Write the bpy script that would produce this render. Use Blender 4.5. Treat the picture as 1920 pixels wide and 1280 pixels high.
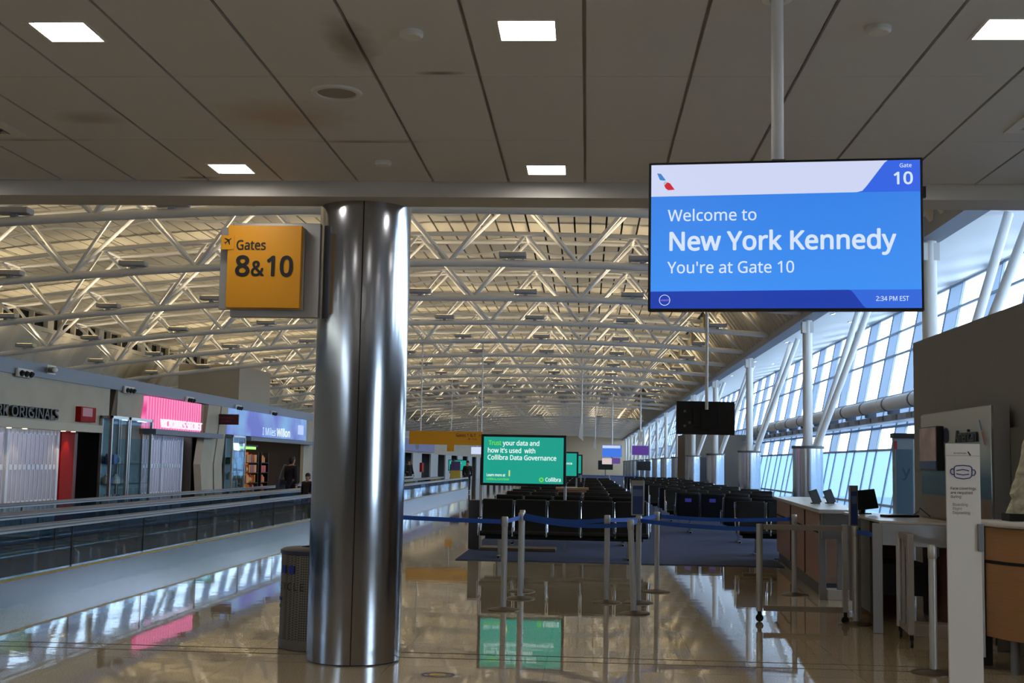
import bpy, bmesh, math, random
from mathutils import Vector, Matrix
random.seed(7)
for o in list(bpy.data.objects): bpy.data.objects.remove(o, do_unlink=True)
S = bpy.context.scene
COL = S.collection
PI = math.pi

# ------------------------------------------------------------------ camera
F_PX = 2330.0
cam_d = bpy.data.cameras.new('camera')
cam = bpy.data.objects.new('camera', cam_d); COL.objects.link(cam)
cam_d.sensor_fit = 'HORIZONTAL'; cam_d.sensor_width = 36.0
cam_d.lens = 36.0 * F_PX / 1920.0
cam_d.clip_end = 600
_n = Vector((140, -230, -F_PX)).normalized()            # corridor direction seen from the camera
_u = Vector((0.0125, 1, 0)); _z = (_u - _n * _u.dot(_n)).normalized()
_x = _n.cross(_z)
cam.matrix_world = Matrix.Translation((0, 0, 1.6)) @ Matrix((_x, _n, _z)).to_4x4()
S.camera = cam

# ------------------------------------------------------------------ light and exposure
S.view_settings.view_transform = 'Standard'; S.view_settings.look = 'None'
S.view_settings.gamma = 1.0; S.view_settings.use_curve_mapping = False
S.view_settings.exposure = 0.0
SKY = 10.0            # overcast daylight
UPLIGHT_W = 21.0     # each uplight on a truss
PANEL_E = 29.0       # recessed ceiling lights
w = bpy.data.worlds.new('World'); S.world = w; w.use_nodes = True
_bg = w.node_tree.nodes['Background']
_bg.inputs[0].default_value = (0.70, 0.85, 1.0, 1); _bg.inputs[1].default_value = SKY
S.cycles.use_denoising = True
S.cycles.max_bounces = 8; S.cycles.diffuse_bounces = 4; S.cycles.glossy_bounces = 4
S.cycles.transmission_bounces = 6; S.cycles.transparent_max_bounces = 12
S.cycles.sample_clamp_indirect = 4.0
S.cycles.caustics_reflective = False; S.cycles.caustics_refractive = False

# ------------------------------------------------------------------ helpers
def lin(r, g, b):
    f = lambda c: (c/255/12.92 if c/255 <= 0.04045 else ((c/255+0.055)/1.055)**2.4)
    return (f(r), f(g), f(b))
MATS = {}
def mat(name, rgb=(128,128,128), rough=0.6, metal=0.0, emit=None, es=1.0, var=0.0, vscale=6.0, bump=0.0, bscale=20.0, spec=None, coat=0.0, aniso=0.0):
    if name in MATS: return MATS[name]
    m = bpy.data.materials.new(name); m.use_nodes = True; MATS[name] = m
    nt = m.node_tree; b = nt.nodes['Principled BSDF']
    c = lin(*rgb)
    b.inputs['Base Color'].default_value = (*c, 1); b.inputs['Roughness'].default_value = rough
    b.inputs['Metallic'].default_value = metal
    if spec is not None: b.inputs['Specular IOR Level'].default_value = spec
    if coat: b.inputs['Coat Weight'].default_value = coat
    if aniso: b.inputs['Anisotropic'].default_value = aniso
    if emit is not None:
        b.inputs['Emission Color'].default_value = (*lin(*emit), 1); b.inputs['Emission Strength'].default_value = es
    if var or bump:
        tc = nt.nodes.new('ShaderNodeTexCoord')
        nz = nt.nodes.new('ShaderNodeTexNoise'); nz.inputs['Scale'].default_value = vscale; nz.inputs['Detail'].default_value = 4
        nt.links.new(tc.outputs['Object'], nz.inputs['Vector'])
        if var:
            rp = nt.nodes.new('ShaderNodeValToRGB')
            rp.color_ramp.elements[0].position = 0.3; rp.color_ramp.elements[1].position = 0.7
            rp.color_ramp.elements[0].color = (*[x*(1-var) for x in c], 1)
            rp.color_ramp.elements[1].color = (*[min(1, x*(1+var)) for x in c], 1)
            nt.links.new(nz.outputs['Fac'], rp.inputs['Fac']); nt.links.new(rp.outputs['Color'], b.inputs['Base Color'])
        if bump:
            n2 = nt.nodes.new('ShaderNodeTexNoise'); n2.inputs['Scale'].default_value = bscale
            nt.links.new(tc.outputs['Object'], n2.inputs['Vector'])
            bp = nt.nodes.new('ShaderNodeBump'); bp.inputs['Strength'].default_value = bump; bp.inputs['Distance'].default_value = 0.02
            nt.links.new(n2.outputs['Fac'], bp.inputs['Height']); nt.links.new(bp.outputs['Normal'], b.inputs['Normal'])
    return m
def glass(name, tint=(0.9,0.95,0.97), gloss=(0.9,0.95,1.0), extra=0.0, ior=1.45):
    if name in MATS: return MATS[name]
    m = bpy.data.materials.new(name); m.use_nodes = True; MATS[name] = m
    nt = m.node_tree; nt.nodes.remove(nt.nodes['Principled BSDF'])
    t = nt.nodes.new('ShaderNodeBsdfTransparent'); t.inputs[0].default_value = (*tint, 1)
    g = nt.nodes.new('ShaderNodeBsdfGlossy'); g.inputs[0].default_value = (*gloss, 1); g.inputs['Roughness'].default_value = 0.02
    fr = nt.nodes.new('ShaderNodeFresnel')
    ge = nt.nodes.new('ShaderNodeNewGeometry'); mi = nt.nodes.new('ShaderNodeMapRange')
    mi.inputs[3].default_value = ior; mi.inputs[4].default_value = 1/ior
    nt.links.new(ge.outputs['Backfacing'], mi.inputs[0]); nt.links.new(mi.outputs[0], fr.inputs[0])
    mx = nt.nodes.new('ShaderNodeMixShader')
    ad = nt.nodes.new('ShaderNodeMath'); ad.operation = 'ADD'; ad.use_clamp = True; ad.inputs[1].default_value = extra
    nt.links.new(fr.outputs[0], ad.inputs[0]); nt.links.new(ad.outputs[0], mx.inputs[0])
    nt.links.new(t.outputs[0], mx.inputs[1]); nt.links.new(g.outputs[0], mx.inputs[2])
    nt.links.new(mx.outputs[0], nt.nodes['Material Output'].inputs[0])
    return m
def frosted(name, rgb, transl=0.6, clear=0.0):
    if name in MATS: return MATS[name]
    m = bpy.data.materials.new(name); m.use_nodes = True; MATS[name] = m
    nt = m.node_tree; nt.nodes.remove(nt.nodes['Principled BSDF'])
    c = (*lin(*rgb), 1)
    a = nt.nodes.new('ShaderNodeBsdfDiffuse'); a.inputs[0].default_value = c
    b = nt.nodes.new('ShaderNodeBsdfTranslucent'); b.inputs[0].default_value = c
    t = nt.nodes.new('ShaderNodeBsdfTransparent'); t.inputs[0].default_value = c
    m1 = nt.nodes.new('ShaderNodeMixShader'); m1.inputs[0].default_value = transl
    m2 = nt.nodes.new('ShaderNodeMixShader'); m2.inputs[0].default_value = clear
    nt.links.new(a.outputs[0], m1.inputs[1]); nt.links.new(b.outputs[0], m1.inputs[2])
    nt.links.new(m1.outputs[0], m2.inputs[1]); nt.links.new(t.outputs[0], m2.inputs[2])
    nt.links.new(m2.outputs[0], nt.nodes['Material Output'].inputs[0])
    return m

class MB:
    """collects shapes and links them as ONE mesh object"""
    def __init__(s): s.v = []; s.f = []
    def add(s, vs, fs):
        k = len(s.v); s.v += [tuple(p) for p in vs]; s.f += [tuple(i+k for i in f) for f in fs]; return s
    def box(s, c, d, rz=0.0, rx=0.0, ry=0.0):
        M = Matrix.Translation(c) @ Matrix.Rotation(rz, 4, 'Z') @ Matrix.Rotation(ry, 4, 'Y') @ Matrix.Rotation(rx, 4, 'X')
        vs = [M @ Vector((x*d[0]/2, y*d[1]/2, z*d[2]/2)) for x in (-1,1) for y in (-1,1) for z in (-1,1)]
        return s.add(vs, [(0,1,3,2),(4,6,7,5),(0,4,5,1),(2,3,7,6),(0,2,6,4),(1,5,7,3)])
    def bb(s, a, b):
        return s.box([(a[i]+b[i])/2 for i in range(3)], [abs(b[i]-a[i]) for i in range(3)])
    def tube(s, pts, r, seg=12, cap=True, r2=None):
        pts = [Vector(p) for p in pts]; n = len(pts); rings = []
        up = None
        for i, p in enumerate(pts):
            d = (pts[min(i+1,n-1)] - pts[max(i-1,0)]).normalized()
            if up is None: up = d.orthogonal().normalized()
            up = (up - d*up.dot(d)).normalized(); sd = d.cross(up)
            rr = r if r2 is None else r + (r2-r)*i/(n-1)
            rings.append([p + (up*math.cos(2*PI*k/seg) + sd*math.sin(2*PI*k/seg))*rr for k in range(seg)])
        vs = [q for R in rings for q in R]; fs = []
        for i in range(n-1):
            for k in range(seg):
                k2 = (k+1) % seg
                fs.append((i*seg+k, i*seg+k2, (i+1)*seg+k2, (i+1)*seg+k))
        if cap:
            fs.append(tuple(range(seg-1,-1,-1))); fs.append(tuple((n-1)*seg+k for k in range(seg)))
        return s.add(vs, fs)
    def lathe(s, prof, c=(0,0,0), seg=32, a0=0.0, a1=2*PI, sx=1.0, sy=1.0):
        full = abs(a1-a0-2*PI) < 1e-6; m = seg if full else seg+1
        vs = []; fs = []
        for r, z in prof:
            for k in range(m):
                a = a0+(a1-a0)*k/seg
                vs.append((c[0]+r*math.cos(a)*sx, c[1]+r*math.sin(a)*sy, c[2]+z))
        for i in range(len(prof)-1):
            for k in range(seg):
                k2 = (k+1) % m
                fs.append((i*m+k, i*m+k2, (i+1)*m+k2, (i+1)*m+k))
        return s.add(vs, fs)
    def disc(s, c, r, axis='Z', seg=28, ry=None):
        vs = []
        for k in range(seg):
            a = 2*PI*k/seg; u, q = r*math.cos(a), (ry or r)*math.sin(a)
            vs.append({'Z':(c[0]+u,c[1]+q,c[2]),'Y':(c[0]+u,c[1],c[2]+q),'X':(c[0],c[1]+u,c[2]+q)}[axis])
        return s.add(vs, [tuple(range(seg))])
    def ring(s, c, r0, r1, axis='Y', seg=36, sx=1.0, sy=1.0):
        vs = []; fs = []
        for k in range(seg):
            a = 2*PI*k/seg
            for r in (r0, r1):
                u, q = r*math.cos(a)*sx, r*math.sin(a)*sy
                vs.append({'Z':(c[0]+u,c[1]+q,c[2]),'Y':(c[0]+u,c[1],c[2]+q),'X':(c[0],c[1]+u,c[2]+q)}[axis])
        for k in range(seg):
            k2 = (k+1) % seg; fs.append((2*k,2*k+1,2*k2+1,2*k2))
        return s.add(vs, fs)
    def prism(s, poly, axis, a, b):
        """poly of 2D points extruded along axis from a to b. X: (y,z)  Y: (x,z)  Z: (x,y)"""
        n = len(poly)
        def P(p, t): return {'X':(t,p[0],p[1]),'Y':(p[0],t,p[1]),'Z':(p[0],p[1],t)}[axis]
        vs = [P(p,a) for p in poly] + [P(p,b) for p in poly]
        fs = [tuple(range(n))[::-1], tuple(range(n,2*n))] + [(i,(i+1)%n,(i+1)%n+n,i+n) for i in range(n)]
        return s.add(vs, fs)
    def quad(s, *p): return s.add(p, [tuple(range(len(p)))])
    def sphere(s, c, r, sx=1, sy=1, sz=1, seg=16, rings=10):
        vs = []; fs = []
        for i in range(rings+1):
            t = PI*i/rings
            for k in range(seg):
                a = 2*PI*k/seg
                vs.append((c[0]+r*sx*math.sin(t)*math.cos(a), c[1]+r*sy*math.sin(t)*math.sin(a), c[2]+r*sz*math.cos(t)))
        for i in range(rings):
            for k in range(seg):
                k2 = (k+1) % seg; fs.append((i*seg+k,(i+1)*seg+k,(i+1)*seg+k2,i*seg+k2))
        return s.add(vs, fs)
    def build(s, name, m, parent=None, smooth=False, bevel=0.0, loc=None, bseg=2):
        me = bpy.data.meshes.new(name); me.from_pydata(s.v, [], s.f)
        bm = bmesh.new(); bm.from_mesh(me); bmesh.ops.recalc_face_normals(bm, faces=bm.faces)
        bm.to_mesh(me); bm.free()
        if m is not None: me.materials.append(m)
        if smooth:
            me.polygons.foreach_set('use_smooth', [True]*len(me.polygons))
            me.set_sharp_from_angle(angle=math.radians(40))
        o = bpy.data.objects.new(name, me); COL.objects.link(o)
        if parent is not None: o.parent = parent
        if loc: o.location = loc
        if bevel:
            bv = o.modifiers.new('bevel', 'BEVEL'); bv.width = bevel; bv.segments = bseg; bv.limit_method = 'ANGLE'
            bv.angle_limit = math.radians(40); bv.harden_normals = False
            me.polygons.foreach_set('use_smooth', [True]*len(me.polygons)); me.set_sharp_from_angle(angle=math.radians(40))
        return o
def tag(o, label=None, cat=None, group=None, kind=None):
    if label: o['label'] = label
    if cat: o['category'] = cat
    if group: o['group'] = group
    if kind: o['kind'] = kind
    return o
def empty(name, loc=(0,0,0), rz=0.0):
    o = bpy.data.objects.new(name, None); COL.objects.link(o); o.location = loc; o.rotation_euler = (0,0,rz)
    o.empty_display_size = 0.1
    return o
def thing(name, label, cat, loc=(0,0,0), rz=0.0, group=None):
    return tag(empty(name, loc, rz), label, cat, group)
def struct(o, label=None, cat=None):
    return tag(o, label, cat, None, 'structure')
KIDS = {}
def copy_tree(o, parent=None):
    c = o.copy(); COL.objects.link(c)
    if parent is not None: c.parent = parent
    for ch in list(o.children): copy_tree(ch, c)
    return c
TEXTS = []
try: FONT = bpy.data.fonts.load(bpy.utils.system_resource('DATAFILES', path='fonts') + '/NotoSansHebrew-Regular.woff2')   # Blender's own bundled typeface
except Exception: FONT = None
def _caps():
    cu = bpy.data.curves.new('caps', 'FONT'); cu.body = 'H'
    if FONT is not None: cu.font = FONT
    o = bpy.data.objects.new('caps', cu); COL.objects.link(o); bpy.context.view_layer.update(); h = o.dimensions.y
    bpy.data.objects.remove(o, do_unlink=True); return h or .7
CAPS = _caps()
def text(body, m, parent, loc, rot, width=None, height=0.1, bold=0.0, name='lettering', align='LEFT', depth=0.0, shear=0.0):
    cu = bpy.data.curves.new(name, 'FONT'); cu.body = body; cu.size = height/CAPS; cu.align_x = align
    cu.extrude = depth; cu.shear = shear; cu.resolution_u = 3
    cu.materials.append(m)
    if FONT is not None: cu.font = FONT
    o = bpy.data.objects.new(name, cu); COL.objects.link(o); o.location = loc; o.rotation_euler = rot
    if parent is not None: o.parent = parent
    o['bold'] = bold*height
    if width: TEXTS.append((o, width))
    return o
def fit_texts():
    bpy.context.view_layer.update()
    for o, wd in TEXTS:
        if o.dimensions.x > 1e-6: o.scale.x = wd/o.dimensions.x
    bpy.context.view_layer.update()
    dg = bpy.context.evaluated_depsgraph_get()
    for o in [q for q in COL.objects if q.type == 'FONT']:        # lettering becomes plain mesh
        me = bpy.data.meshes.new_from_object(o.evaluated_get(dg))
        nm = o.name; o.name = 'old'; bd = o['bold']
        if bd:                                                       # heavier weight: the outline swept round a small circle
            src = me; bm = bmesh.new()
            for k in range(8):
                t = src.copy(); t.transform(Matrix.Translation((bd*math.cos(k*PI/4)/max(o.scale.x,.01), bd*math.sin(k*PI/4), 1e-5*k))); bm.from_mesh(t); bpy.data.meshes.remove(t)
            bm.to_mesh(me); bm.free()
        q = bpy.data.objects.new(nm, me); COL.objects.link(q); q.parent = o.parent
        q.location = o.location; q.rotation_euler = o.rotation_euler; q.scale = o.scale
        bpy.data.objects.remove(o, do_unlink=True)
FRONT = (PI/2, 0, 0)              # reads from -Y
EAST = (PI/2, 0, PI/2)            # on a face that looks to +X
WEST = (PI/2, 0, -PI/2)           # on a face that looks to -X
ORD = ['first','second','third','fourth','fifth','sixth','seventh','eighth','ninth','tenth','eleventh','twelfth','thirteenth','fourteenth',
       'fifteenth','sixteenth','seventeenth','eighteenth','nineteenth','twentieth','twenty-first','twenty-second','twenty-third','twenty-fourth','twenty-fifth','twenty-sixth','twenty-seventh','twenty-eighth']

# ------------------------------------------------------------------ materials
M_white = mat('white_paint', (215,215,212), 0.45)
M_steelpaint = mat('white_steel_paint', (232,232,231), 0.5)
M_deck = mat('roof_deck_paint', (210,204,188), 0.6, var=0.06, vscale=0.8)
M_dark = mat('dark_gap', (14,14,15), 0.8)
M_black = mat('black_plastic', (16,16,18), 0.4)
M_blackm = mat('black_matt', (20,20,22), 0.7)
M_grey = mat('grey_metal_paint', (120,122,126), 0.45, 0.2)
M_alu = mat('satin_aluminium', (190,190,190), 0.32, 0.9)
M_postalu = mat('stanchion_aluminium', (186,183,178), 0.4, 0.55)
M_chrome = mat('chrome', (220,220,222), 0.12, 1.0)
M_concrete = mat('shop_concrete_panel', (176,168,150), 0.7, var=0.08, vscale=1.5)
M_fascia = mat('blue_grey_fascia', (126,134,150), 0.5)
M_beige = mat('beige_wall', (190,178,156), 0.7)
M_partition = mat('dark_grey_partition', (128,126,126), 0.7, var=0.03)
M_leather = mat('black_leather', (9,9,10), 0.5, spec=.25, bump=0.15, bscale=60)
M_belt = mat('blue_belt', (28,82,178), 0.6)
M_wood = mat('counter_wood', (160,116,74), 0.4)
M_woodd = mat('counter_wood_dark', (152,114,92), 0.45)
M_yellow = mat('sign_yellow', (214,146,10), 0.45)
M_ink = mat('sign_black_ink', (14,14,14), 0.5)
M_soffit = mat('soffit_white', (222,224,224), 0.5)
M_lamp = mat('lit_lamp', (255,255,255), 0.5, emit=(255,250,244), es=PANEL_E)
def wood_grain(m):
    nt = m.node_tree; b = nt.nodes['Principled BSDF']; c = b.inputs['Base Color'].default_value[:3]
    tc = nt.nodes.new('ShaderNodeTexCoord'); mp = nt.nodes.new('ShaderNodeMapping'); mp.inputs['Scale'].default_value = (1.5,1.5,22)
    nz = nt.nodes.new('ShaderNodeTexNoise'); nz.inputs['Scale'].default_value = 3; nz.inputs['Detail'].default_value = 5
    rp = nt.nodes.new('ShaderNodeValToRGB'); rp.color_ramp.elements[0].color = (*[x*0.8 for x in c],1); rp.color_ramp.elements[1].color = (*[min(1,x*1.15) for x in c],1)
    nt.links.new(tc.outputs['Object'], mp.inputs[0]); nt.links.new(mp.outputs[0], nz.inputs['Vector'])
    nt.links.new(nz.outputs['Fac'], rp.inputs[0]); nt.links.new(rp.outputs[0], b.inputs['Base Color'])
wood_grain(M_wood); wood_grain(M_woodd)
def em(name, rgb, s=1.0):
    return mat(name, (8,8,8), 0.25, emit=rgb, es=s)

# floor: polished terrazzo with faint slab joints
def floor_mat():
    m = bpy.data.materials.new('polished_terrazzo'); m.use_nodes = True
    nt = m.node_tree; b = nt.nodes['Principled BSDF']; L = nt.links
    g = nt.nodes.new('ShaderNodeNewGeometry')
    nz = nt.nodes.new('ShaderNodeTexNoise'); nz.inputs['Scale'].default_value = 90; nz.inputs['Detail'].default_value = 3
    L.new(g.outputs['Position'], nz.inputs['Vector'])
    rp = nt.nodes.new('ShaderNodeValToRGB'); rp.color_ramp.elements[0].position = .35; rp.color_ramp.elements[1].position = .65
    rp.color_ramp.elements[0].color = (*lin(158,140,112),1); rp.color_ramp.elements[1].color = (*lin(194,176,146),1)
    L.new(nz.outputs['Fac'], rp.inputs[0])
    sp = nt.nodes.new('ShaderNodeSeparateXYZ'); L.new(g.outputs['Position'], sp.inputs[0])
    def mth(op, a, bv=None):
        n = nt.nodes.new('ShaderNodeMath'); n.operation = op
        if hasattr(a, 'links'): L.new(a, n.inputs[0])
        else: n.inputs[0].default_value = a
        if bv is not None:
            if hasattr(bv, 'links'): L.new(bv, n.inputs[1])
            else: n.inputs[1].default_value = bv
        return n.outputs[0]
    def line(sock, period, off, wd):
        t = mth('ADD', sock, off); t = mth('DIVIDE', t, period); t = mth('FRACT', t); t = mth('MULTIPLY', t, period)
        return mth('LESS_THAN', t, wd)
    j = mth('MAXIMUM', line(sp.outputs[0], 1.22, 100.35, .006), line(sp.outputs[1], 1.22, 99.9, .008))
    mx = nt.nodes.new('ShaderNodeMix'); mx.data_type = 'RGBA'
    L.new(mth('MULTIPLY', j, 0.35), mx.inputs[0]); L.new(rp.outputs[0], mx.inputs[6]); mx.inputs[7].default_value = (*lin(96,80,60),1)
    L.new(mx.outputs[2], b.inputs['Base Color'])
    b.inputs['Roughness'].default_value = 0.03
    b.inputs['Specular IOR Level'].default_value = 0.55
    n2 = nt.nodes.new('ShaderNodeTexNoise'); n2.inputs['Scale'].default_value = 3.5; n2.inputs['Detail'].default_value = 2
    L.new(g.outputs['Position'], n2.inputs['Vector'])
    bp = nt.nodes.new('ShaderNodeBump'); bp.inputs['Strength'].default_value = 0.02; bp.inputs['Distance'].default_value = 0.03
    L.new(n2.outputs['Fac'], bp.inputs['Height']); L.new(bp.outputs['Normal'], b.inputs['Normal'])
    return m
M_floor = floor_mat()
def ceiling_mat():
    m = bpy.data.materials.new('stained_ceiling_panel'); m.use_nodes = True
    nt = m.node_tree; b = nt.nodes['Principled BSDF']; L = nt.links
    b.inputs['Roughness'].default_value = 0.65
    g = nt.nodes.new('ShaderNodeNewGeometry')
    cur = None; base = (*lin(206,207,210),1)
    nz = nt.nodes.new('ShaderNodeTexNoise'); nz.inputs['Scale'].default_value = 5; nz.inputs['Detail'].default_value = 4; nz.inputs['Distortion'].default_value = .6
    L.new(g.outputs['Position'], nz.inputs['Vector'])
    for (x, y, rx, ry, colr, a) in ((-2.0,7.75,.55,.5,(176,132,86),.45),(-1.28,6.35,.17,.5,(96,84,62),.65),(-.86,6.86,.16,.05,(84,74,58),.8),
                                    (-1.55,8.38,.5,.05,(120,104,84),.7),(-3.9,8.36,.5,.04,(120,104,84),.6),(-3.3,7.8,.3,.2,(140,122,100),.5),(-3.1,9.5,.22,.06,(90,78,60),.7)):
        mp = nt.nodes.new('ShaderNodeMapping'); mp.inputs['Location'].default_value = (-x/rx,-y/ry,0); mp.inputs['Scale'].default_value = (1/rx,1/ry,0)
        L.new(g.outputs['Position'], mp.inputs[0])
        ln = nt.nodes.new('ShaderNodeVectorMath'); ln.operation = 'LENGTH'; L.new(mp.outputs[0], ln.inputs[0])
        ad = nt.nodes.new('ShaderNodeMath'); ad.operation = 'MULTIPLY_ADD'; L.new(nz.outputs['Fac'], ad.inputs[0]); ad.inputs[1].default_value = .7; L.new(ln.outputs['Value'], ad.inputs[2])
        mr = nt.nodes.new('ShaderNodeMapRange'); mr.inputs[1].default_value = 1.25; mr.inputs[2].default_value = .55; mr.inputs[3].default_value = 0; mr.inputs[4].default_value = a
        L.new(ad.outputs[0], mr.inputs[0])
        mx = nt.nodes.new('ShaderNodeMix'); mx.data_type = 'RGBA'; L.new(mr.outputs[0], mx.inputs[0])
        if cur is None: mx.inputs[6].default_value = base
        else: L.new(cur, mx.inputs[6])
        mx.inputs[7].default_value = (*lin(*colr),1); cur = mx.outputs[2]
    L.new(cur, b.inputs['Base Color'])
    return m
M_ceil = ceiling_mat()

# ------------------------------------------------------------------ shell
YB, YF = -14.0, 202.0                    # back and far end of the hall
XS = -10.8                               # shop fronts
struct(MB().bb((-21.5,YB,-.3),(11.0,YF,0)).build('floor', M_floor))
M_carpet = mat('blue_carpet', (38,50,84), 0.95, var=0.25, vscale=9)
tag(MB().prism([(-2.13,20.5),(3.2,20.5),(3.3,22.35),(5.35,22.35),(5.35,185),(-2.13,185)],'Z',0,.012).build('carpet', M_carpet), 'dark blue carpet under the rows of gate seats', 'carpet')
# brass strips of the expansion joint
tr = MB(); tr.bb((-10.7,10.30,0),(8.6,10.315,.002)); tr.bb((-10.7,10.56,0),(8.6,10.575,.002))
struct(tr.build('trim_1', mat('joint_strip', (70,58,42), .5)))

# low ceiling of separate panels over a dark void
cp = MB(); lights_xy = []
XE = [-0.04+0.6*i for i in range(-18, 16)]
YE = [9.60, 8.33, 6.92, 5.6, 4.3, 3.0, 1.7, .4, -.9, -2.2, -3.5, -4.8, -6.1, -7.4, -8.7, -10, -11.3, -12.6, -14]
LX = [-7.6, -5.18, -2.74, -0.33, 2.08, 4.5]; LY = [9.19, 6.16, 3.1, 0.05, -3.0, -6.05, -9.1]
for x in LX:
    for y in LY: lights_xy.append((x, y))
VENTS = [(-4.18, 8.0), (2.95, 7.85)]
for i in range(len(XE)-1):
    for k in range(len(YE)-1):
        x0, x1, y1, y0 = XE[i]+.010, XE[i+1]-.010, YE[k]-.003, YE[k+1]+.003
        cut = [(x-.155, x+.155, y-.155, y+.155) for x, y in lights_xy if x0 < x < x1 and y0 < y < y1]
        cut += [(x-.27, x+.27, y-.24, y+.24) for x, y in VENTS if x0-.05 < x < x1+.05 and y0 < y < y1]
        if not cut: cp.bb((x0,y0,3.8),(x1,y1,3.83))
        else:
            a, b_, c, d = cut[0]; a = max(a, x0+.004); b_ = min(b_, x1-.004)
            cp.bb((x0,y0,3.8),(a,y1,3.83)); cp.bb((b_,y0,3.8),(x1,y1,3.83)); cp.bb((a,y0,3.8),(b_,c,3.83)); cp.bb((a,d,3.8),(b_,y1,3.83))
struct(cp.build('ceiling', M_ceil))
struct(MB().bb((-11,YB,3.834),(9.5,9.62,3.9)).build('ceiling_void', mat('ceiling_void_grey', (200,194,188), .8)))
struct(MB().bb((-21.5,9.62,3.68),(11.0,10.0,8.6)).build('wall_front', mat('bulkhead_paint', (196,191,184), .6)))
# near-zone walls
struct(MB().bb((-11,YB-.2,0),(9.5,YB,3.9)).build('wall_back', mat('near_wall', (120,112,104), .7)))
wr = MB(); wr.bb((8.75,YB,0),(9.0,0,3.9)); wr.bb((8.75,0,0),(9.0,3.6,.9)); wr.bb((8.75,0,3.3),(9.0,3.6,3.9)); wr.bb((8.75,3.6,0),(9.0,9.1,3.9)); wr.bb((8.75,9.0,0),(11,9.1,8.6))
struct(wr.build('wall_right', MATS['near_wall']))
G_clear = glass('clear_window_glass', (.95,.98,1.0), ior=1.2)
wnear = struct(MB().bb((8.82,0,.9),(8.88,.08,3.3)).bb((8.82,1.76,.9),(8.88,1.84,3.3)).bb((8.82,3.52,.9),(8.88,3.6,3.3)).build('window_101', M_alu))  # unseen window, sized so its reflection gives the steel column a highlight
MB().bb((8.845,.08,.9),(8.855,3.52,3.3)).build('pane', G_clear, wnear)
# far end wall
struct(MB().bb((-21.5,YF,0),(11.0,YF+.3,8.6)).build('wall_far', mat('far_wall_beige', (205,190,165), .7)))

# vaulted roof deck, grooved along the hall
def zdeck(x): return 7.95 - .0045*(x+2.5)**2
def deck_mat():
    m = bpy.data.materials.new('grooved_roof_deck'); m.use_nodes = True
    nt = m.node_tree; b = nt.nodes['Principled BSDF']; L = nt.links; b.inputs['Roughness'].default_value = .6
    g = nt.nodes.new('ShaderNodeNewGeometry'); sp = nt.nodes.new('ShaderNodeSeparateXYZ'); L.new(g.outputs['Position'], sp.inputs[0])
    nz = nt.nodes.new('ShaderNodeTexNoise'); nz.inputs['Scale'].default_value = .5
    L.new(g.outputs['Position'], nz.inputs['Vector'])
    rp = nt.nodes.new('ShaderNodeValToRGB'); rp.color_ramp.elements[0].color = (*lin(196,190,176),1); rp.color_ramp.elements[1].color = (*lin(222,216,200),1)
    L.new(nz.outputs['Fac'], rp.inputs[0]); L.new(rp.outputs[0], b.inputs['Base Color'])
    return m
M_deckg = deck_mat()
dk = MB(); xs = [-19.3+.42*i for i in range(57)]; xs[-1] = 4.55
for a, b_ in zip(xs[:-1], xs[1:]):
    # each deck board is its own shallow trough, with a slot to the next
    dk.add([(a+.025,10,zdeck(a)),(b_-.025,10,zdeck(b_)),(b_-.025,YF,zdeck(b_)),(a+.025,YF,zdeck(a)),
            (a+.025,10,zdeck(a)+.07),(b_-.025,10,zdeck(b_)+.07),(b_-.025,YF,zdeck(b_)+.07),(a+.025,YF,zdeck(a)+.07)],
           [(0,1,2,3),(7,6,5,4),(0,3,7,4),(1,5,6,2),(0,4,5,1),(3,2,6,7)])
struct(dk.build('ceiling_deck', M_deckg))
struct(MB().bb((-21.5,10,8.1),(11.0,YF,8.3)).build('roof', M_blackm))
# folded side slopes below the clerestory, left and right
def slope(name, x0, z0, x1, z1, ribs):
    mb = MB(); d = Vector((x1-x0,0,z1-z0)); n = Vector((-d.z,0,d.x)).normalized()
    if n.z > 0: n = -n
    y = 10.0; k = 0
    pts = []
    while y < YF:
        for dy, off in ((0,0),(.22*ribs,0),(.3*ribs,.11),(.5*ribs,.11),(.58*ribs,0)):
            if y+dy < YF: pts.append((y+dy, off))
        y += .8*ribs
    pts.append((YF, 0))
    vs = []; fs = []
    for yy, off in pts:
        vs.append((x0+n.x*off, yy, z0+n.z*off)); vs.append((x1+n.x*off, yy, z1+n.z*off))
    for i in range(len(pts)-1): fs.append((2*i,2*i+1,2*i+3,2*i+2))
    mb.add(vs, fs); return struct(mb.build(name, M_deck))
slope('ceiling_slope_left', -19.45, 6.05, -20.9, 3.3, 1.6)
slope('ceiling_slope_right', 4.75, 7.05, 5.7, 5.75, .8)
# dark clerestory bands
cl = MB(); cl.bb((-19.75,10,5.9),(-19.6,YF,6.75)); cl.bb((4.95,10,6.9),(5.1,YF,7.9))
struct(cl.build('trim_2', M_dark))
cm = MB(); y = 10.3; k = 0
while y < YF:
    wd = .09 if k % 4 else .5
    cm.bb((-19.58,y,5.98),(-19.4,y+wd,6.72)); cm.bb((4.68,y+.4,7.0),(4.86,y+.4+wd,7.8)); y += 1.18; k += 1
cm.bb((-19.6,10,5.95),(-19.36,YF,6.1)); cm.bb((-19.6,10,6.58),(-19.3,YF,6.72)); cm.bb((4.66,10,7.0),(4.9,YF,7.1))
struct(cm.build('trim_3', M_deck))
struct(MB().bb((-21.5,YB,0),(-21.0,YF,8.6)).build('wall_left', M_beige))

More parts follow.
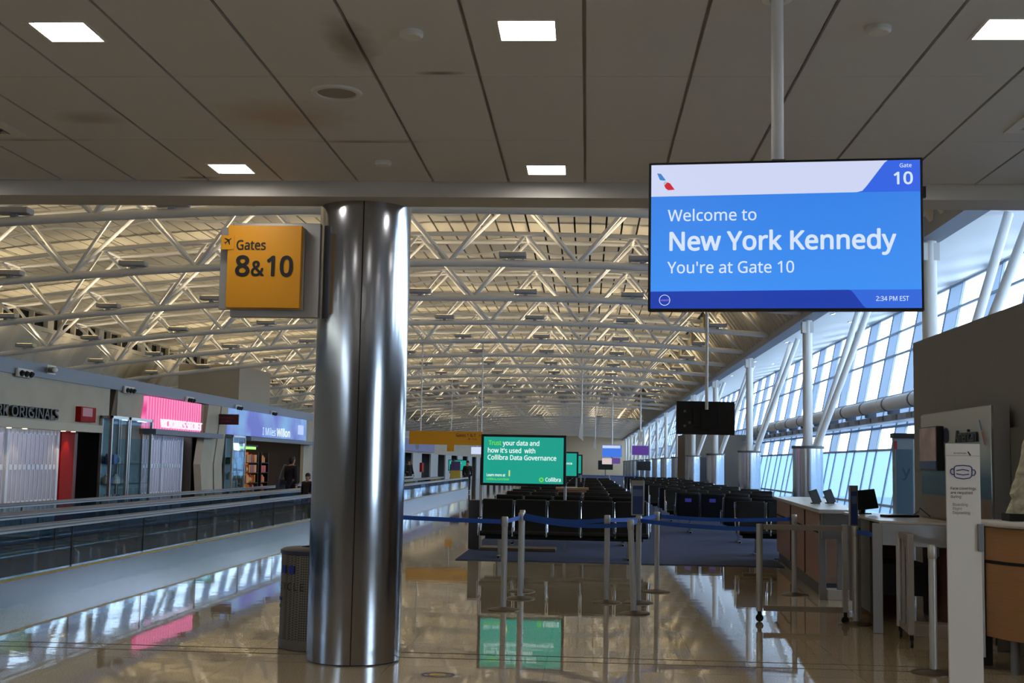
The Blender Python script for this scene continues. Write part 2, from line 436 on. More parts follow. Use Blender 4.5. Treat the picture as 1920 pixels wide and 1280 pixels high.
# ------------------------------------------------------------------ roof trusses
XN = [-0.25-2.87*k for k in range(-2, 7)]                 # bottom nodes
def zb(x): return 6.02 - .0045*(x+2.5)**2
def zt(x): return 7.66 - .0045*(x+2.5)**2
XT = [-1.68-2.87*k for k in range(-3, 7)]
TY = .62
def chord(x0, x1, f, y, n=26): return [(x0+(x1-x0)*i/n, y, f(x0+(x1-x0)*i/n)) for i in range(n+1)]
tproto = empty('roof_truss', (0,0,0))
MB().tube(chord(-19.6, 5.75, zb, 0), .085, 12).build('bottom_chord', M_steelpaint, tproto, smooth=True)
for sgn in (-1, 1):
    MB().tube(chord(-19.3, 4.6, zt, sgn*TY), .065, 10).build('top_chord', M_steelpaint, tproto, smooth=True)
for xb in XN:
    if xb > 5.7: continue
    for dx in (-1.435, 1.435):
        xt = xb+dx
        if not -19.2 < xt < 4.5: continue
        for sgn in (-1, 1):
            MB().tube([(xb,0,zb(xb)+.03),(xt,sgn*TY,zt(xt))], .045, 8).build('diagonal_brace', M_steelpaint, tproto, smooth=True)
for xt in XT:
    if -19.2 < xt < 4.5: MB().tube([(xt,-TY,zt(xt)),(xt,TY,zt(xt))], .04, 8).build('cross_tie', M_steelpaint, tproto, smooth=True)
TRY = [21.4+5.9*i for i in range(13)]
TRY = [14.6] + TRY
trusses = []
for i, y in enumerate(TRY):
    t = tproto if i == 0 else copy_tree(tproto)
    t.location = (0, y, 0)
    where = 'hidden behind the low ceiling edge' if i == 0 else f'{ORD[i-1]} one seen beyond the low ceiling edge'
    tag(t, f'white tubular roof truss, {where}', 'roof truss', 'roof trusses across the hall')
# the truss row goes on at the far end of the hall
far_m = MB()
far_m.tube(chord(-19.6,5.75,zb,0,12), .085, 8)
for sgn in (-1,1): far_m.tube(chord(-19.3,4.6,zt,sgn*TY,12), .065, 6)
for xb in XN:
    for dx in (-1.435,1.435):
        if xb < 5.7 and -19.2 < xb+dx < 4.5: far_m.tube([(xb,0,zb(xb)),(xb+dx,TY if dx>0 else -TY,zt(xb+dx))], .05, 6)
fproto = far_m.build('roof_truss', M_steelpaint)
FARUP = []
for i in range(14):
    t = fproto if i == 0 else fproto.copy()
    if i: COL.objects.link(t)
    t.location = (0, 118+5.9*i, 0)
    fy = 118+5.9*i
    for k in (1, 3, 5, 7, 8): FARUP.append((-1.7+2.87*(k-6), fy, i, k))
    tag(t, f'distant white roof truss, {ORD[i]} past the wide golden gap', 'roof truss', 'distant roof trusses')
# secondary curved ribs between the trusses
rproto = MB().tube(chord(-19.3,4.6,lambda x: 7.78-.0045*(x+2.5)**2+.07*math.sin(x*2*PI/2.87),0,70), .035, 6).build('roof_rib', M_steelpaint, smooth=True)
ri = 0
for i in range(14):
    for dy in (2.0, 3.9):
        o = rproto if ri == 0 else rproto.copy()
        if ri: COL.objects.link(o)
        o.location = (0, TRY[0]+5.9*i+dy, 0); ri += 1
        tag(o, f'thin wavy white roof rib, {"first" if dy<3 else "second"} behind the {ORD[i]} roof truss', 'roof rib', 'wavy ribs under the roof deck')

# uplights bolted on the trusses
uproto = empty('uplight')
ub = MB(); ub.prism([(-.3,.0),(.3,.0),(.3,.11),(-.3,.11)], 'Y', -.15, .15); ub.build('housing', mat('uplight_grey', (168,170,176), .5), uproto, bevel=.015)
MB().box((0,0,-.03),(.1,.12,.08)).build('bracket', MATS['uplight_grey'], uproto)
MB().bb((-.25,-.11,.111),(.25,.11,.115)).build('lens', mat('uplight_lens', (255,240,210), .3, emit=(255,210,130), es=6.0), uproto)
UX = [-18.2] + [-1.7+2.87*k for k in range(-5, 3)]  # the leftmost box is added to brighten the left side slope
ld = bpy.data.lights.new('uplight_beam', 'AREA'); ld.shape = 'RECTANGLE'; ld.size = .5; ld.size_y = .22; ld.energy = UPLIGHT_W; ld.color = (1.0, .82, .54)
n = 0
for i, y in enumerate(TRY):
    for k, x in enumerate(UX):
        u = uproto if n == 0 else copy_tree(uproto)
        u.location = (x, y, zb(x)+.13); n += 1
        wt = 'the hidden truss above the ceiling edge' if i == 0 else f'the {ORD[i-1]} visible roof truss'
        tag(u, f'grey uplight box on {wt}, {ORD[k]} from its left end', 'uplight', 'uplights on the roof trusses')
        lo = bpy.data.objects.new('uplight_beam', ld); COL.objects.link(lo)
        lo.location = (x, y, zb(x)+.27); lo.rotation_euler = (PI, 0, 0)
for x, y, i, k in FARUP:  # uplights added to brighten the far end of the hall
    u = copy_tree(uproto); u.location = (x, y, zb(x)+.13)
    tag(u, f'added uplight on the {ORD[i]} distant truss past the golden gap, {ORD[k//2]} from its left', 'uplight', 'added uplights on the distant trusses')
    lo = bpy.data.objects.new('uplight_beam', ld); COL.objects.link(lo); lo.location = (x, y, zb(x)+.27); lo.rotation_euler = (PI, 0, 0)
for x in (-16, -10.4, -4.6, 1.2):
    lo = bpy.data.objects.new('gap_fill_lamp', ld); COL.objects.link(lo); lo.location = (x, 105, 6.2); lo.rotation_euler = (PI, 0, 0)  # lamps without housings, added to light the roof where no truss stands

# ------------------------------------------------------------------ window side: columns, beam, soffit, windows
struct(MB().bb((5.62,10,5.5),(6.0,YF,5.85)).build('beam', mat('beam_grey', (140,146,158), .5)))
so = MB(); so.prism([(5.6,5.85),(10.25,6.75),(10.25,6.95),(5.6,6.05)], 'Y', 10.0, YF); struct(so.build('ceiling_soffit', M_soffit))
dl = empty('downlight')
MB().lathe([(.0,.0),(.06,.0),(.075,-.012),(.09,-.012),(.09,.03)], seg=16).build('trim_ring', M_white, dl, smooth=True)
MB().disc((0,0,-.014), .058).build('lamp', mat('downlight_lamp', (255,255,255), .5, emit=(255,250,240), es=8), dl)
for i in range(12):
    o = dl if i == 0 else copy_tree(dl)
    o.location = (7.2 if i % 2 else 8.6, 24+4.3*i, 0); o.location.z = 5.85+.194*(o.location.x-5.6)-.012; o.rotation_euler = (0,-.19,0)
    tag(o, f'tiny round downlight in the white window-side soffit, {ORD[i]} from the near end', 'ceiling light', 'downlights in the window soffit')

M_drum = mat('drum_steel', (214,215,218), .2, .9)
cproto = empty('window_column')
MB().lathe([(.39,0),(.39,2.1)], seg=36).build('drum', M_drum, cproto, smooth=True)
MB().lathe([(0,2.1),(.42,2.1),(.42,2.17),(0,2.17)], seg=36).build('drum_cap', mat('drum_cap_grey', (90,92,98), .5), cproto)
MB().tube([(0,0,2.15),(0,0,5.55)], .125, 20).build('upright_tube', M_steelpaint, cproto, smooth=True)
for s in (-1, 1):
    MB().tube([(.22,s*.12,2.15),(1.6,s*.75,6.14)], .085, 14).build('raking_tube', M_steelpaint, cproto, smooth=True)
cj = MB()
for s in (-1,1): cj.box((0,s*.1,5.3),(.3,.03,.3))
cj.build('gusset_plate', M_steelpaint, cproto)
i = 0; y = 21.4
while y < 195:
    o = cproto if i == 0 else copy_tree(cproto)
    o.location = (5.8, y, .012 if y > 20.5 else 0); struct(o, f'white window-side column rising from a steel drum, {ORD[i]} from the near end', 'column'); o['group'] = 'window-side columns'
    y += 11.8; i += 1

XW = lambda z: 8.67+.2*z
M_frame = mat('window_frame_grey', (150,166,186), .45, .2)
G_tint = frosted('blue_tinted_lower_glass', (100,124,150), .75, .25)
G_frit = frosted('fritted_glass', (110,126,146), .5)
wproto = MB()
W0 = 3.2
def wq(mb, y0, y1, z0, z1, t=.05, dx=0.0):
    mb.add([(XW(z)+dx+e, y, z) for e in (-t/2, t/2) for z in (z0, z1) for y in (y0, y1)],
           [(0,1,3,2),(4,6,7,5),(0,2,6,4),(1,5,7,3),(0,4,5,1),(2,3,7,6)])
for z in (6.65, 5.95, 5.2, 3.87, 2.9, 2.2, .55, .04): wq(wproto, 0, W0, z-.035, z+.035, .06)
for y in (0.0, 1.95): wq(wproto, y, y+.05, .0, 6.7, .06)
wobj = wproto.build('window_1', M_frame)
pc = MB()
for z0, z1 in ((5.98,6.62),(5.23,5.92),(3.9,5.17),(2.93,3.84),(2.23,2.87)):
    if z0 != 2.93: wq(pc, .05, 1.95, z0, z1, .012)
pc.build('clear_pane', G_clear, wobj)
def sheet(mb, y0, y1, z0, z1): mb.quad((XW(z0),y0,z0),(XW(z0),y1,z0),(XW(z1),y1,z1),(XW(z1),y0,z1))
pf = MB()
for z0, z1 in ((5.98,6.62),(5.23,5.92),(3.9,5.17),(2.23,2.87)): sheet(pf, 2.0, W0, z0, z1)
sheet(pf, .05, W0, 2.93, 3.84)
pf.build('fritted_pane', G_frit, wobj)
pt = MB()
sheet(pt, .05, W0, .58, 2.17); sheet(pt, .05, W0, .07, .52)
pt.build('tinted_pane', G_tint, wobj)
nw = 60
for i in range(nw):
    o = wobj if i == 0 else copy_tree(wobj)
    o.location = (0, 9.1+W0*i, 0); o.name = f'window_{i+1}'
    struct(o)
struct(MB().bb((8.55,9.1,0),(8.66,YF,.06)).build('sill', M_frame))
# ground outside
struct(MB().bb((8.9,-40,-4.2),(260,260,-4)).build('ground_outside', mat('apron_concrete', (166,170,178), .9, var=.1, vscale=.2)))
for i, (x, y, dx, dy, h) in enumerate(((120,60,20,60,9),(140,150,30,80,12),(110,-10,16,30,6))):
    struct(MB().bb((x,y,-4),(x+dx,y+dy,h-4)).build('background_building', mat('far_building', (128,136,146), .9)))
# duct and cable ledge along the windows
dt = thing('air_duct', 'long pale round duct running along the window wall', 'duct', (0,0,0))
dm = MB(); y = 20.0
while y < 64:
    dm.tube([(8.75,y,3.5),(8.75,y+5.8,3.5)], .2, 18); y += 5.9
dm.build('pipe', mat('duct_pale', (236,230,222), .5), dt, smooth=True)
y = 22.0
while y < 69: MB().tube([(8.75,y,3.5),(8.75,y+.12,3.5)], .215, 18).box((8.9,y+.06,3.35),(.35,.05,.3)).build('clamp', mat('clamp_grey', (110,112,118), .5, .5), dt, smooth=True); y += 2.95
ct = thing('cable_tray', 'grey cable tray with brackets below the pale duct', 'cable tray', (0,0,0))
MB().bb((8.6,20,2.98),(9.1,70,3.16)).build('tray', mat('tray_grey', (150,160,176), .5), ct)
y = 21
while y < 69: MB().box((8.58,y,3.07),(.05,.5,.14)).build('bracket', M_grey, ct); y += 1.6

# vestibule jutting from the window wall far down the hall
vs_ = MB(); vs_.bb((5.5,70.5,0),(9.2,76,3.4)); struct(vs_.build('wall_vestibule', mat('vestibule_brown', (104,92,80), .7)))
dv = struct(MB().bb((5.9,70.44,0),(6.9,70.5,2.1)).build('door_1', mat('vestibule_door', (54,50,48), .5)))
MB().box((6.75,70.41,1.05),(.04,.06,.25)).build('handle', M_chrome, dv)

# ------------------------------------------------------------------ ceiling fittings
lp = empty('ceiling_light')
MB().prism([(-.155,-.155),(.155,-.155),(.155,.155),(-.155,.155)], 'Z', .022, .03).build('housing', M_white, lp)
fr = MB()
for a, b_ in (((-.16,-.16),(.16,-.142)),((-.16,.142),(.16,.16)),((-.16,-.142),(-.142,.142)),((.142,-.142),(.16,.142))): fr.bb((*a,-.006),(*b_,.01))
fr.build('frame', M_white, lp)
MB().bb((-.142,-.142,.016),(.142,.142,.022)).build('diffuser', M_lamp, lp)
COLN = ['first','second','third','fourth','fifth','sixth']
n = 0
for ix, x in enumerate(LX):
    for iy, y in enumerate(LY):
        o = lp if n == 0 else copy_tree(lp); n += 1
        o.location = (x, y, 3.802)
        row = 'row along the ceiling edge' if iy == 0 else f'{ORD[iy]} row in from the ceiling edge'
        tag(o, f'lit square ceiling light, {COLN[ix]} from the shop side, {row}', 'ceiling light', 'square ceiling lights')
vp = empty('ceiling_vent')
v = MB(); v.bb((-.27,-.24,-.012),(.27,-.16,.01)); v.bb((-.27,.16,-.012),(.27,.24,.01)); v.bb((-.27,-.16,-.012),(-.19,.16,.01)); v.bb((.19,-.16,-.012),(.27,.16,.01))
v.build('frame', M_white, vp)
v = MB()
for k in range(6): v.box((-.165+.066*k, 0, .004),(.05,.32,.006), ry=.7)
v.build('slat', M_grey, vp)
MB().bb((-.19,-.16,.028),(.19,.16,.034)).build('backing', M_dark, vp)
for i, (x, y) in enumerate(VENTS):
    o = vp if i == 0 else copy_tree(vp); o.location = (x, y, 3.802)
    tag(o, ['square slatted ceiling vent above the shop side, beside dark stains','square slatted ceiling vent above the partition, behind the welcome screen'][i], 'ceiling vent', 'slatted ceiling vents')
sp_ = thing('ceiling_speaker', 'round grey mesh ceiling speaker near the brown ceiling stain', 'speaker', (-1.53,7.22,3.8))
MB().lathe([(.0,-.004),(.115,-.004)], seg=32).build('mesh_grille', mat('speaker_mesh', (150,146,140), .7), sp_)
MB().lathe([(.115,-.002),(.12,-.014),(.15,-.014),(.155,0)], seg=32).build('rim', M_white, sp_, smooth=True)
for i, (x, y, lb) in enumerate(((-.93,6.18,'flat round white detector cap, the one over the column side'),(-1.53,8.95,'small round white detector cap, the one right above the steel column'),(1.43,6.13,'flat round white detector cap beside the screen pole'))):
    o = MB().lathe([(0,-.03),(.05,-.03),(.062,-.02),(.062,0)], seg=24).build('detector_cap', M_white, smooth=True, loc=(x,y,3.8))
    tag(o, lb, 'detector', 'round ceiling caps')

# ------------------------------------------------------------------ steel column with gate sign
M_col = mat('brushed_steel', (178,180,186), .25, 1.0, aniso=.55)
def brushed(m):
    nt = m.node_tree; b = nt.nodes['Principled BSDF']; L = nt.links
    tc = nt.nodes.new('ShaderNodeTexCoord'); mp = nt.nodes.new('ShaderNodeMapping'); mp.inputs['Scale'].default_value = (60,60,1.2)
    nz = nt.nodes.new('ShaderNodeTexNoise'); nz.inputs['Scale'].default_value = 2; nz.inputs['Detail'].default_value = 4
    L.new(tc.outputs['Object'], mp.inputs[0]); L.new(mp.outputs[0], nz.inputs['Vector'])
    mr = nt.nodes.new('ShaderNodeMapRange'); mr.inputs[3].default_value = .15; mr.inputs[4].default_value = .19
    L.new(nz.outputs['Fac'], mr.inputs[0]); L.new(mr.outputs[0], b.inputs['Roughness'])
    n2 = nt.nodes.new('ShaderNodeTexNoise'); n2.inputs['Scale'].default_value = 1.3; L.new(tc.outputs['Object'], n2.inputs['Vector'])
    bp = nt.nodes.new('ShaderNodeBump'); bp.inputs['Strength'].default_value = .035; bp.inputs['Distance'].default_value = .1
    L.new(n2.outputs['Fac'], bp.inputs['Height']); L.new(bp.outputs['Normal'], b.inputs['Normal'])
brushed(M_col)
CX, CY, CR = -1.865, 10.14, .376
sc_ = thing('steel_column', 'thick brushed steel column with a vertical seam beside the yellow gate sign', 'column', (CX,CY,0)); sc_['kind'] = 'structure'
am = math.atan2(-CY, -CX)       # the seam faces the hall entrance
sa = am - .05
for k in range(2):
    a0 = sa + PI*k + .011; a1 = sa + PI*(k+1) - .011
    MB().lathe([(CR-.02,.004),(CR,.01),(CR,3.72),(CR-.02,3.725)], seg=40, a0=a0, a1=a1).build('half_shell', M_col, sc_, smooth=True)
MB().lathe([(CR-.012,.0),(CR-.012,3.8)], seg=40).build('core', mat('seam_dark', (60,60,62), .6, .6), sc_, smooth=True)
MB().lathe([(CR-.02,3.72),(CR+.006,3.73),(CR+.006,3.8)], seg=48).build('top_collar', mat('collar_dark', (70,68,66), .4, .7), sc_, smooth=True)

gs = thing('gate_sign', 'yellow hanging sign for gates 8 and 10 fixed to the steel column', 'sign', (0,0,0))
M_signgrey = mat('sign_grey_metal', (168,166,164), .4, .5)
MB().bb((-2.90,9.84,2.735),(-2.18,9.92,3.505)).build('back_panel', M_signgrey, gs, bevel=.004)
MB().bb((-2.985,9.80,2.79),(-2.30,9.84,3.46)).build('side_panel', M_signgrey, gs, bevel=.004)
yp = MB().bb((-2.905,9.72,2.795),(-2.305,9.80,3.463)).build('yellow_panel', M_yellow, gs, bevel=.004)
text('Gates', M_ink, yp, (-2.835,9.716,3.265), FRONT, .235, .075, .025)
text('8', M_ink, yp, (-2.84,9.716,3.055), FRONT, .105, .155, .045)
text('&', M_ink, yp, (-2.71,9.716,3.055), FRONT, .1, .115, .035)
text('10', M_ink, yp, (-2.59,9.716,3.055), FRONT, .2, .155, .045)
ic = MB().bb((-2.955,9.715,3.265),(-2.85,9.735,3.38)).build('plane_icon', M_yellow, gs)
pl = MB(); y0 = 9.712
def P2(pts, cx, cz, s, a):
    return [(cx+(p[0]*math.cos(a)-p[1]*math.sin(a))*s, y0, cz+(p[0]*math.sin(a)+p[1]*math.cos(a))*s) for p in pts]
shape = [(0,1),(.12,.8),(.12,.35),(1,-.2),(1,-.4),(.12,-.15),(.1,-.7),(.35,-.9),(.35,-1),(0,-.92),(-.35,-1),(-.35,-.9),(-.1,-.7),(-.12,-.15),(-1,-.4),(-1,-.2),(-.12,.35),(-.12,.8)]
pl.add(P2(shape, -2.9, 3.335, .034, -.9), [tuple(range(len(shape)))]); pl.build('plane_symbol', M_ink, ic)

# recycling bin behind the column
M_binmesh = mat('bin_perforated_metal', (78,76,74), .5, .5)
def perf(m):
    nt = m.node_tree; b = nt.nodes['Principled BSDF']; L = nt.links
    tc = nt.nodes.new('ShaderNodeTexCoord'); ck = nt.nodes.new('ShaderNodeTexChecker'); ck.inputs['Scale'].default_value = 70
    mp = nt.nodes.new('ShaderNodeMapping'); mp.inputs['Rotation'].default_value = (0,.78,0)
    L.new(tc.outputs['Object'], mp.inputs[0]); L.new(mp.outputs[0], ck.inputs['Vector'])
    ck.inputs['Color1'].default_value = (*lin(128,122,114),1); ck.inputs['Color2'].default_value = (*lin(76,73,70),1)
    L.new(ck.outputs['Color'], b.inputs['Base Color'])
perf(M_binmesh)
rb = thing('recycling_bin', 'dark perforated metal recycling bin standing behind the steel column', 'bin', (-2.30,10.74,0))
BR = .32
MB().lathe([(BR-.01,0),(BR,.01),(BR,.09)], seg=40).build('base', mat('bin_base', (120,116,110), .45, .6), rb, smooth=True)
MB().lathe([(BR-.006,.09),(BR-.006,.79)], seg=40).build('body', M_binmesh, rb, smooth=True)
MB().lathe([(BR,.79),(BR+.004,.80),(BR+.004,.825),(BR-.03,.84),(.15,.85),(.15,.7),(0,.7)], seg=40).build('lid_rim', mat('bin_rim', (60,66,84), .4, .6), rb, smooth=True)
lab = empty('label_band'); lab.parent = rb
def on_bin(body, z, h, m, a_start, step):
    for i, chx in enumerate(body):
        a = a_start + step*i
        if chx != ' ':
            t = text(chx, m, rb, ((BR+.003)*math.cos(a), (BR+.003)*math.sin(a), z), (PI/2,0,a+PI/2), None, h, .015, align='CENTER')
bpy.data.objects.remove(lab, do_unlink=True)
M_bininkb = mat('bin_blue_print', (30,50,140), .5)
on_bin('RECYCLE', .5, .06, M_ink, -2.98, .2)
bp_ = MB()
for a in (-2.45, -2.12):
    c = Vector((BR*math.cos(a), BR*math.sin(a), .67)); bp_.box(c*1.0, (.062,.006,.066), rz=a+PI/2)
for a in (-2.7,-2.6): bp_.box((BR*math.cos(a),BR*math.sin(a),.42),(.03,.006,.03), rz=a+PI/2)
bp_.build('pictogram', M_bininkb, rb)
bp_ = MB()
a=-2.68; bp_.box((BR*math.cos(a),BR*math.sin(a),.36),(.03,.006,.03), rz=a+PI/2)
bp_.build('pictogram', mat('bin_green_print', (40,130,60), .5), rb)

# floor sticker
stk = thing('floor_sticker', 'round purple and yellow distancing sticker on the floor near the column', 'sticker', (-1.1,9.52,.001))
MB().ring((0,0,.0006), .108, .13, 'Z', sx=1, sy=.86).ring((0,0,.0006), .07,.078,'Z').build('ring', mat('sticker_purple', (70,52,110), .5), stk)
MB().bb((-.06,-.03,.0),(.06,.0,.001)).bb((-.06,.035,.0),(-.02,.055,.001)).build('footprint', mat('sticker_yellow', (220,180,20), .5), stk)

# ------------------------------------------------------------------ welcome screen
TW, TH = 1.216, .69
tv = thing('welcome_screen', 'large blue welcome screen hanging from a white ceiling pole', 'screen', (.8744,5.6,2.6456), -.105)
MB().bb((-TW/2,0,-TH/2),(TW/2,.045,TH/2)).build('bezel', M_black, tv, bevel=.004)
MB().bb((-.32,.045,-.24),(.32,.1,.2)).build('rear_box', M_black, tv)
iw, ih = TW-.024, TH-.024
def uv(u, v): return (-iw/2+u*iw, ih/2-v*ih)
def layer(name, pts, m, d):
    q = [uv(*p) for p in pts]
    return MB().add([(x,-d,z) for x, z in q], [tuple(range(len(q)))]).build(name, m, tv)
def grad_em(name, ca, cb, s=1.0):
    m = bpy.data.materials.new(name); m.use_nodes = True; nt = m.node_tree; b = nt.nodes['Principled BSDF']
    b.inputs['Base Color'].default_value = (.01,.01,.01,1); b.inputs['Roughness'].default_value = .25
    tc = nt.nodes.new('ShaderNodeTexCoord'); sp = nt.nodes.new('ShaderNodeSeparateXYZ'); rp = nt.nodes.new('ShaderNodeValToRGB')
    rp.color_ramp.elements[0].color = (*lin(*ca),1); rp.color_ramp.elements[1].color = (*lin(*cb),1)
    nt.links.new(tc.outputs['Generated'], sp.inputs[0]); nt.links.new(sp.outputs[2], rp.inputs[0])
    nt.links.new(rp.outputs[0], b.inputs['Emission Color']); b.inputs['Emission Strength'].default_value = s
    return m
layer('picture', [(0,0),(1,0),(1,1),(0,1)], grad_em('screen_blue', (62,146,244), (52,124,226)), .001)
layer('header_bar', [(0,0),(.883,0),(.872,.015),(.805,.175),(.79,.205),(.77,.214),(0,.222)], em('screen_header', (206,214,244)), .002)
layer('gate_corner', [(.883,0),(1,0),(1,.215),(.77,.214),(.79,.205),(.805,.175),(.872,.015)], em('screen_corner', (52,100,226)), .002)
layer('footer_bar', [(0,.883),(.73,.876),(.745,.88),(.756,.90),(.79,.985),(.80,1),(0,1)], em('screen_footer', (30,62,172)), .002)
layer('time_corner', [(.73,.876),(1,.876),(1,1),(.80,1),(.79,.985),(.756,.90),(.745,.88)], em('screen_time', (52,104,218)), .002)
M_txt = em('screen_text', (214,228,252))
def tvt(body, u0, u1, vb, cap, bold=0.0):
    x, z = uv(u0, vb); text(body, M_txt, tv, (x,-.004,z), FRONT, (u1-u0)*iw, cap*ih, bold)
tvt('Welcome to', .064, .398, .395, .078, .012)
tvt('New York Kennedy', .064, .90, .598, .124, .035)
tvt("You're at Gate 10", .064, .538, .757, .078, .012)
tvt('Gate', .925, .968, .05, .027, .01)
tvt('10', .90, .966, .163, .08, .035)
tvt('2:34 PM EST', .835, .953, .952, .031, .01)
layer('tail_logo', [(.022,.058),(.037,.062),(.056,.108),(.045,.11),(.033,.105)], em('logo_blue', (60,130,200)), .003)
layer('tail_logo', [(.05,.145),(.062,.122),(.072,.13),(.09,.175),(.065,.178),(.055,.165)], em('logo_red', (206,30,50)), .003)
layer('tail_logo', [(.052,.113),(.062,.122),(.05,.145),(.046,.13)], em('logo_grey', (176,188,206)), .003)
cx_, cz_ = uv(.054,.943)
MB().ring((cx_,-.004,cz_), .0225, .025, 'Y').build('alliance_ring', M_txt, tv)
text('oneworld', em('alliance_text', (150,120,220)), tv, (cx_-.02,-.004,cz_-.004), FRONT, .04, .009, .02)
MB().box((TW/2+.006,.025,.19),(.016,.03,.05)).build('side_clip', M_black, tv)
MB().tube([(-.02,.13,.15),(-.02,.13,1.15)], .029, 20).build('pole', M_steelpaint, tv, smooth=True)
MB().box((-.02,.085,.33),(.06,.09,.06)).build('pole_collar', M_grey, tv)
MB().lathe([(.036,0),(.07,.0),(.07,.012),(0,.012)], c=(-.02,.13,1.142), seg=24).build('ceiling_flange', M_steelpaint, tv)

# second hanging monitor seen from behind
m2 = thing('hanging_monitor', 'black hanging monitor seen from behind on a thin pole below the welcome screen', 'monitor', (1.46,15.5,2.195), .06)
MB().bb((-.36,-.02,-.205),(.36,.03,.205)).build('case', M_black, m2, bevel=.006)
MB().bb((-.16,-.05,-.12),(.16,-.02,.12)).build('rear_box', M_blackm, m2, bevel=.004)
MB().box((0,-.06,0),(.12,.03,.3)).build('mount_bracket', M_blackm, m2)
MB().tube([(0,-.085,.1),(0,-.085,5.5)], .02, 12).build('pole', M_steelpaint, m2, smooth=True)
mm = MB()
for p in ((-.26,-.022,.08),(-.2,-.022,-.06),(-.26,-.022,-.1),(-.15,-.022,-.1)): mm.box(p,(.03,.006,.03))
mm.build('vent_slot', M_grey, m2)

# ------------------------------------------------------------------ green advertising screens on stands
M_green = em('ad_green', (28,158,140)); M_adw = em('ad_white', (226,250,244)); M_adg = em('ad_lime', (110,220,60))
def ad_screen(parent, wd, hg, zc, writing=True):
    MB().bb((-wd/2,0,zc-hg/2),(wd/2,.09,zc+hg/2)).build('bezel', M_black, parent, bevel=.005)
    g = MB().bb((-wd/2+.05,-.003,zc-hg/2+.045),(wd/2-.05,.0,zc+hg/2-.045)).build('picture', M_green, parent)
    x0 = -wd/2
    def L(body, px, py, px1, cap, m, b=.03):
        # laid out on a 157 x 95 grid of the picture
        text(body, m, g, (x0+px/157*wd,-.006,zc+hg/2-py/95*hg), FRONT, (px1-px)/157*wd, cap/95*hg, b)
    L('Trust', 14, 20, 37, 8.5, M_adg); L('your data and', 40, 20, 107, 8.5, M_adw)
    L("how it's used  with", 12, 34, 99, 8.5, M_adw); L('Collibra Data Governance', 12, 47, 138, 8.5, M_adw)
    if writing:
        L('Learn more at', 11, 78, 45, 5, M_adw); L('collibra.com/data', 11, 85, 52, 4, M_adg)
        L('Collibra', 119, 86, 147, 7, M_adw)
        MB().ring((x0+112/157*wd,-.006,zc+hg/2-83/95*hg), .022,.045,'Y',seg=8).build('ad_logo', M_adg, g)
        MB().box((x0+53/157*wd,-.006,zc+hg/2-72/95*hg),(.025,.002,.11)).build('ad_mark', em('ad_yellow',(210,220,120)), g)
M_stand = mat('kiosk_stand_brown', (110,100,88), .5, .4)
k1 = thing('advertising_kiosk', 'green advertising screen on a grey stand behind the front bench', 'advertising screen', (-1.16,22.9,0), -.01)
ad_screen(k1, 1.57, .935, 1.65)
for x in (-.77, .77): MB().bb((x-.025,.03,.012),(x+.025,.08,1.2)).build('stand_post', M_alu, k1, bevel=.004)
MB().bb((-.77,.02,.84),(.77,.07,.92)).build('cross_bar', M_stand, k1)
MB().bb((-.75,-.25,.012),(.62,.35,.07)).build('base_plate', M_stand, k1, bevel=.006)
MB().bb((-1.0,.1,.012),(-.8,.5,.9)).build('side_box', mat('kiosk_box', (58,62,72), .5), k1, bevel=.006)
for i, (x, y) in enumerate(((-.98,35.0),(-.9,45.0))):
    k = thing('advertising_kiosk', ['green advertising screen mostly hidden behind the front one','farthest green advertising screen in the seating area'][i], 'advertising screen', (x,y,0))
    ad_screen(k, 1.5, .72+.0*i, 1.58, False)
    for xx in (-.7, .7): MB().bb((xx-.025,.03,.012),(xx+.025,.08,1.25)).build('stand_post', M_alu, k)
    MB().bb((-.7,-.2,.012),(.7,.3,.07)).build('base_plate', M_stand, k)

# ------------------------------------------------------------------ benches
def make_bench(ns, front, loc, label, side, tags=()):
    """ns seats along x, sitting towards -y (front) or +y"""
    SW = .575; WD = SW*ns
    t = thing('tandem_bench', label, 'bench', loc, 0 if front else PI, side)
    MB().bb((-WD/2+.1,-.05,.3),(WD/2-.1,.05,.37)).build('beam', M_black, t, bevel=.008)
    for x in (-WD/2+.35, WD/2-.35):
        l = MB(); l.bb((x-.03,-.03,.03),(x+.03,.03,.3)); l.prism([(-.34,.0),(.34,.0),(.3,.03),(-.3,.03)], 'X', x-.03, x+.03)
        l.build('leg', M_chrome, t, bevel=.004)
    for i in range(ns):
        xc = -WD/2+SW*(i+.5)
        s = MB(); s.prism([(-.30,.40),(-.26,.45),(.2,.425),(.24,.40),(.2,.36),(-.27,.36)], 'X', xc-SW/2+.025, xc+SW/2-.025)
        s.build('seat', M_leather, t, bevel=.018)
        b = MB(); b.prism([(.15,.37),(.26,.36),(.36,.93),(.33,.97),(.28,.955),(.2,.5)], 'X', xc-SW/2+.025, xc+SW/2-.025)
        bo = b.build('backrest', M_leather, t, bevel=.018)
        if i in tags:
            for ysd, nx in ((.39,1),):
                st = MB().box((xc-.0,.335,.78),(.15,.006,.085), rx=-.17).build('sticker', mat('seat_sticker_purple', (84,76,190), .5), bo)
            MB().box((xc,.225,.78),(.15,.006,.085), rx=-.17).build('sticker', MATS['seat_sticker_purple'], bo)
    for i in range(ns+1):
        x = -WD/2+SW*i
        a = MB(); a.tube([(x,-.25,.36),(x,-.26,.62),(x,-.22,.65),(x,.22,.65)], .014, 8); a.tube([(x,.2,.37),(x,.33,.94)], .014, 8)
        a.build('armrest', M_chrome, t, smooth=True)
    return t
FLZ = .012
def wname(i): return ORD[i]
lrows = [(21.3,True,5,()),(25.0,False,5,(2,)),(27.6,True,5,(4,)),(30.4,False,5,(0,3)),(33.6,True,5,()),(37,False,5,(1,4)),(40.5,True,5,()),(44,False,5,(2,)),(48,True,5,()),(52,False,5,(1,)),(57,True,5,())]
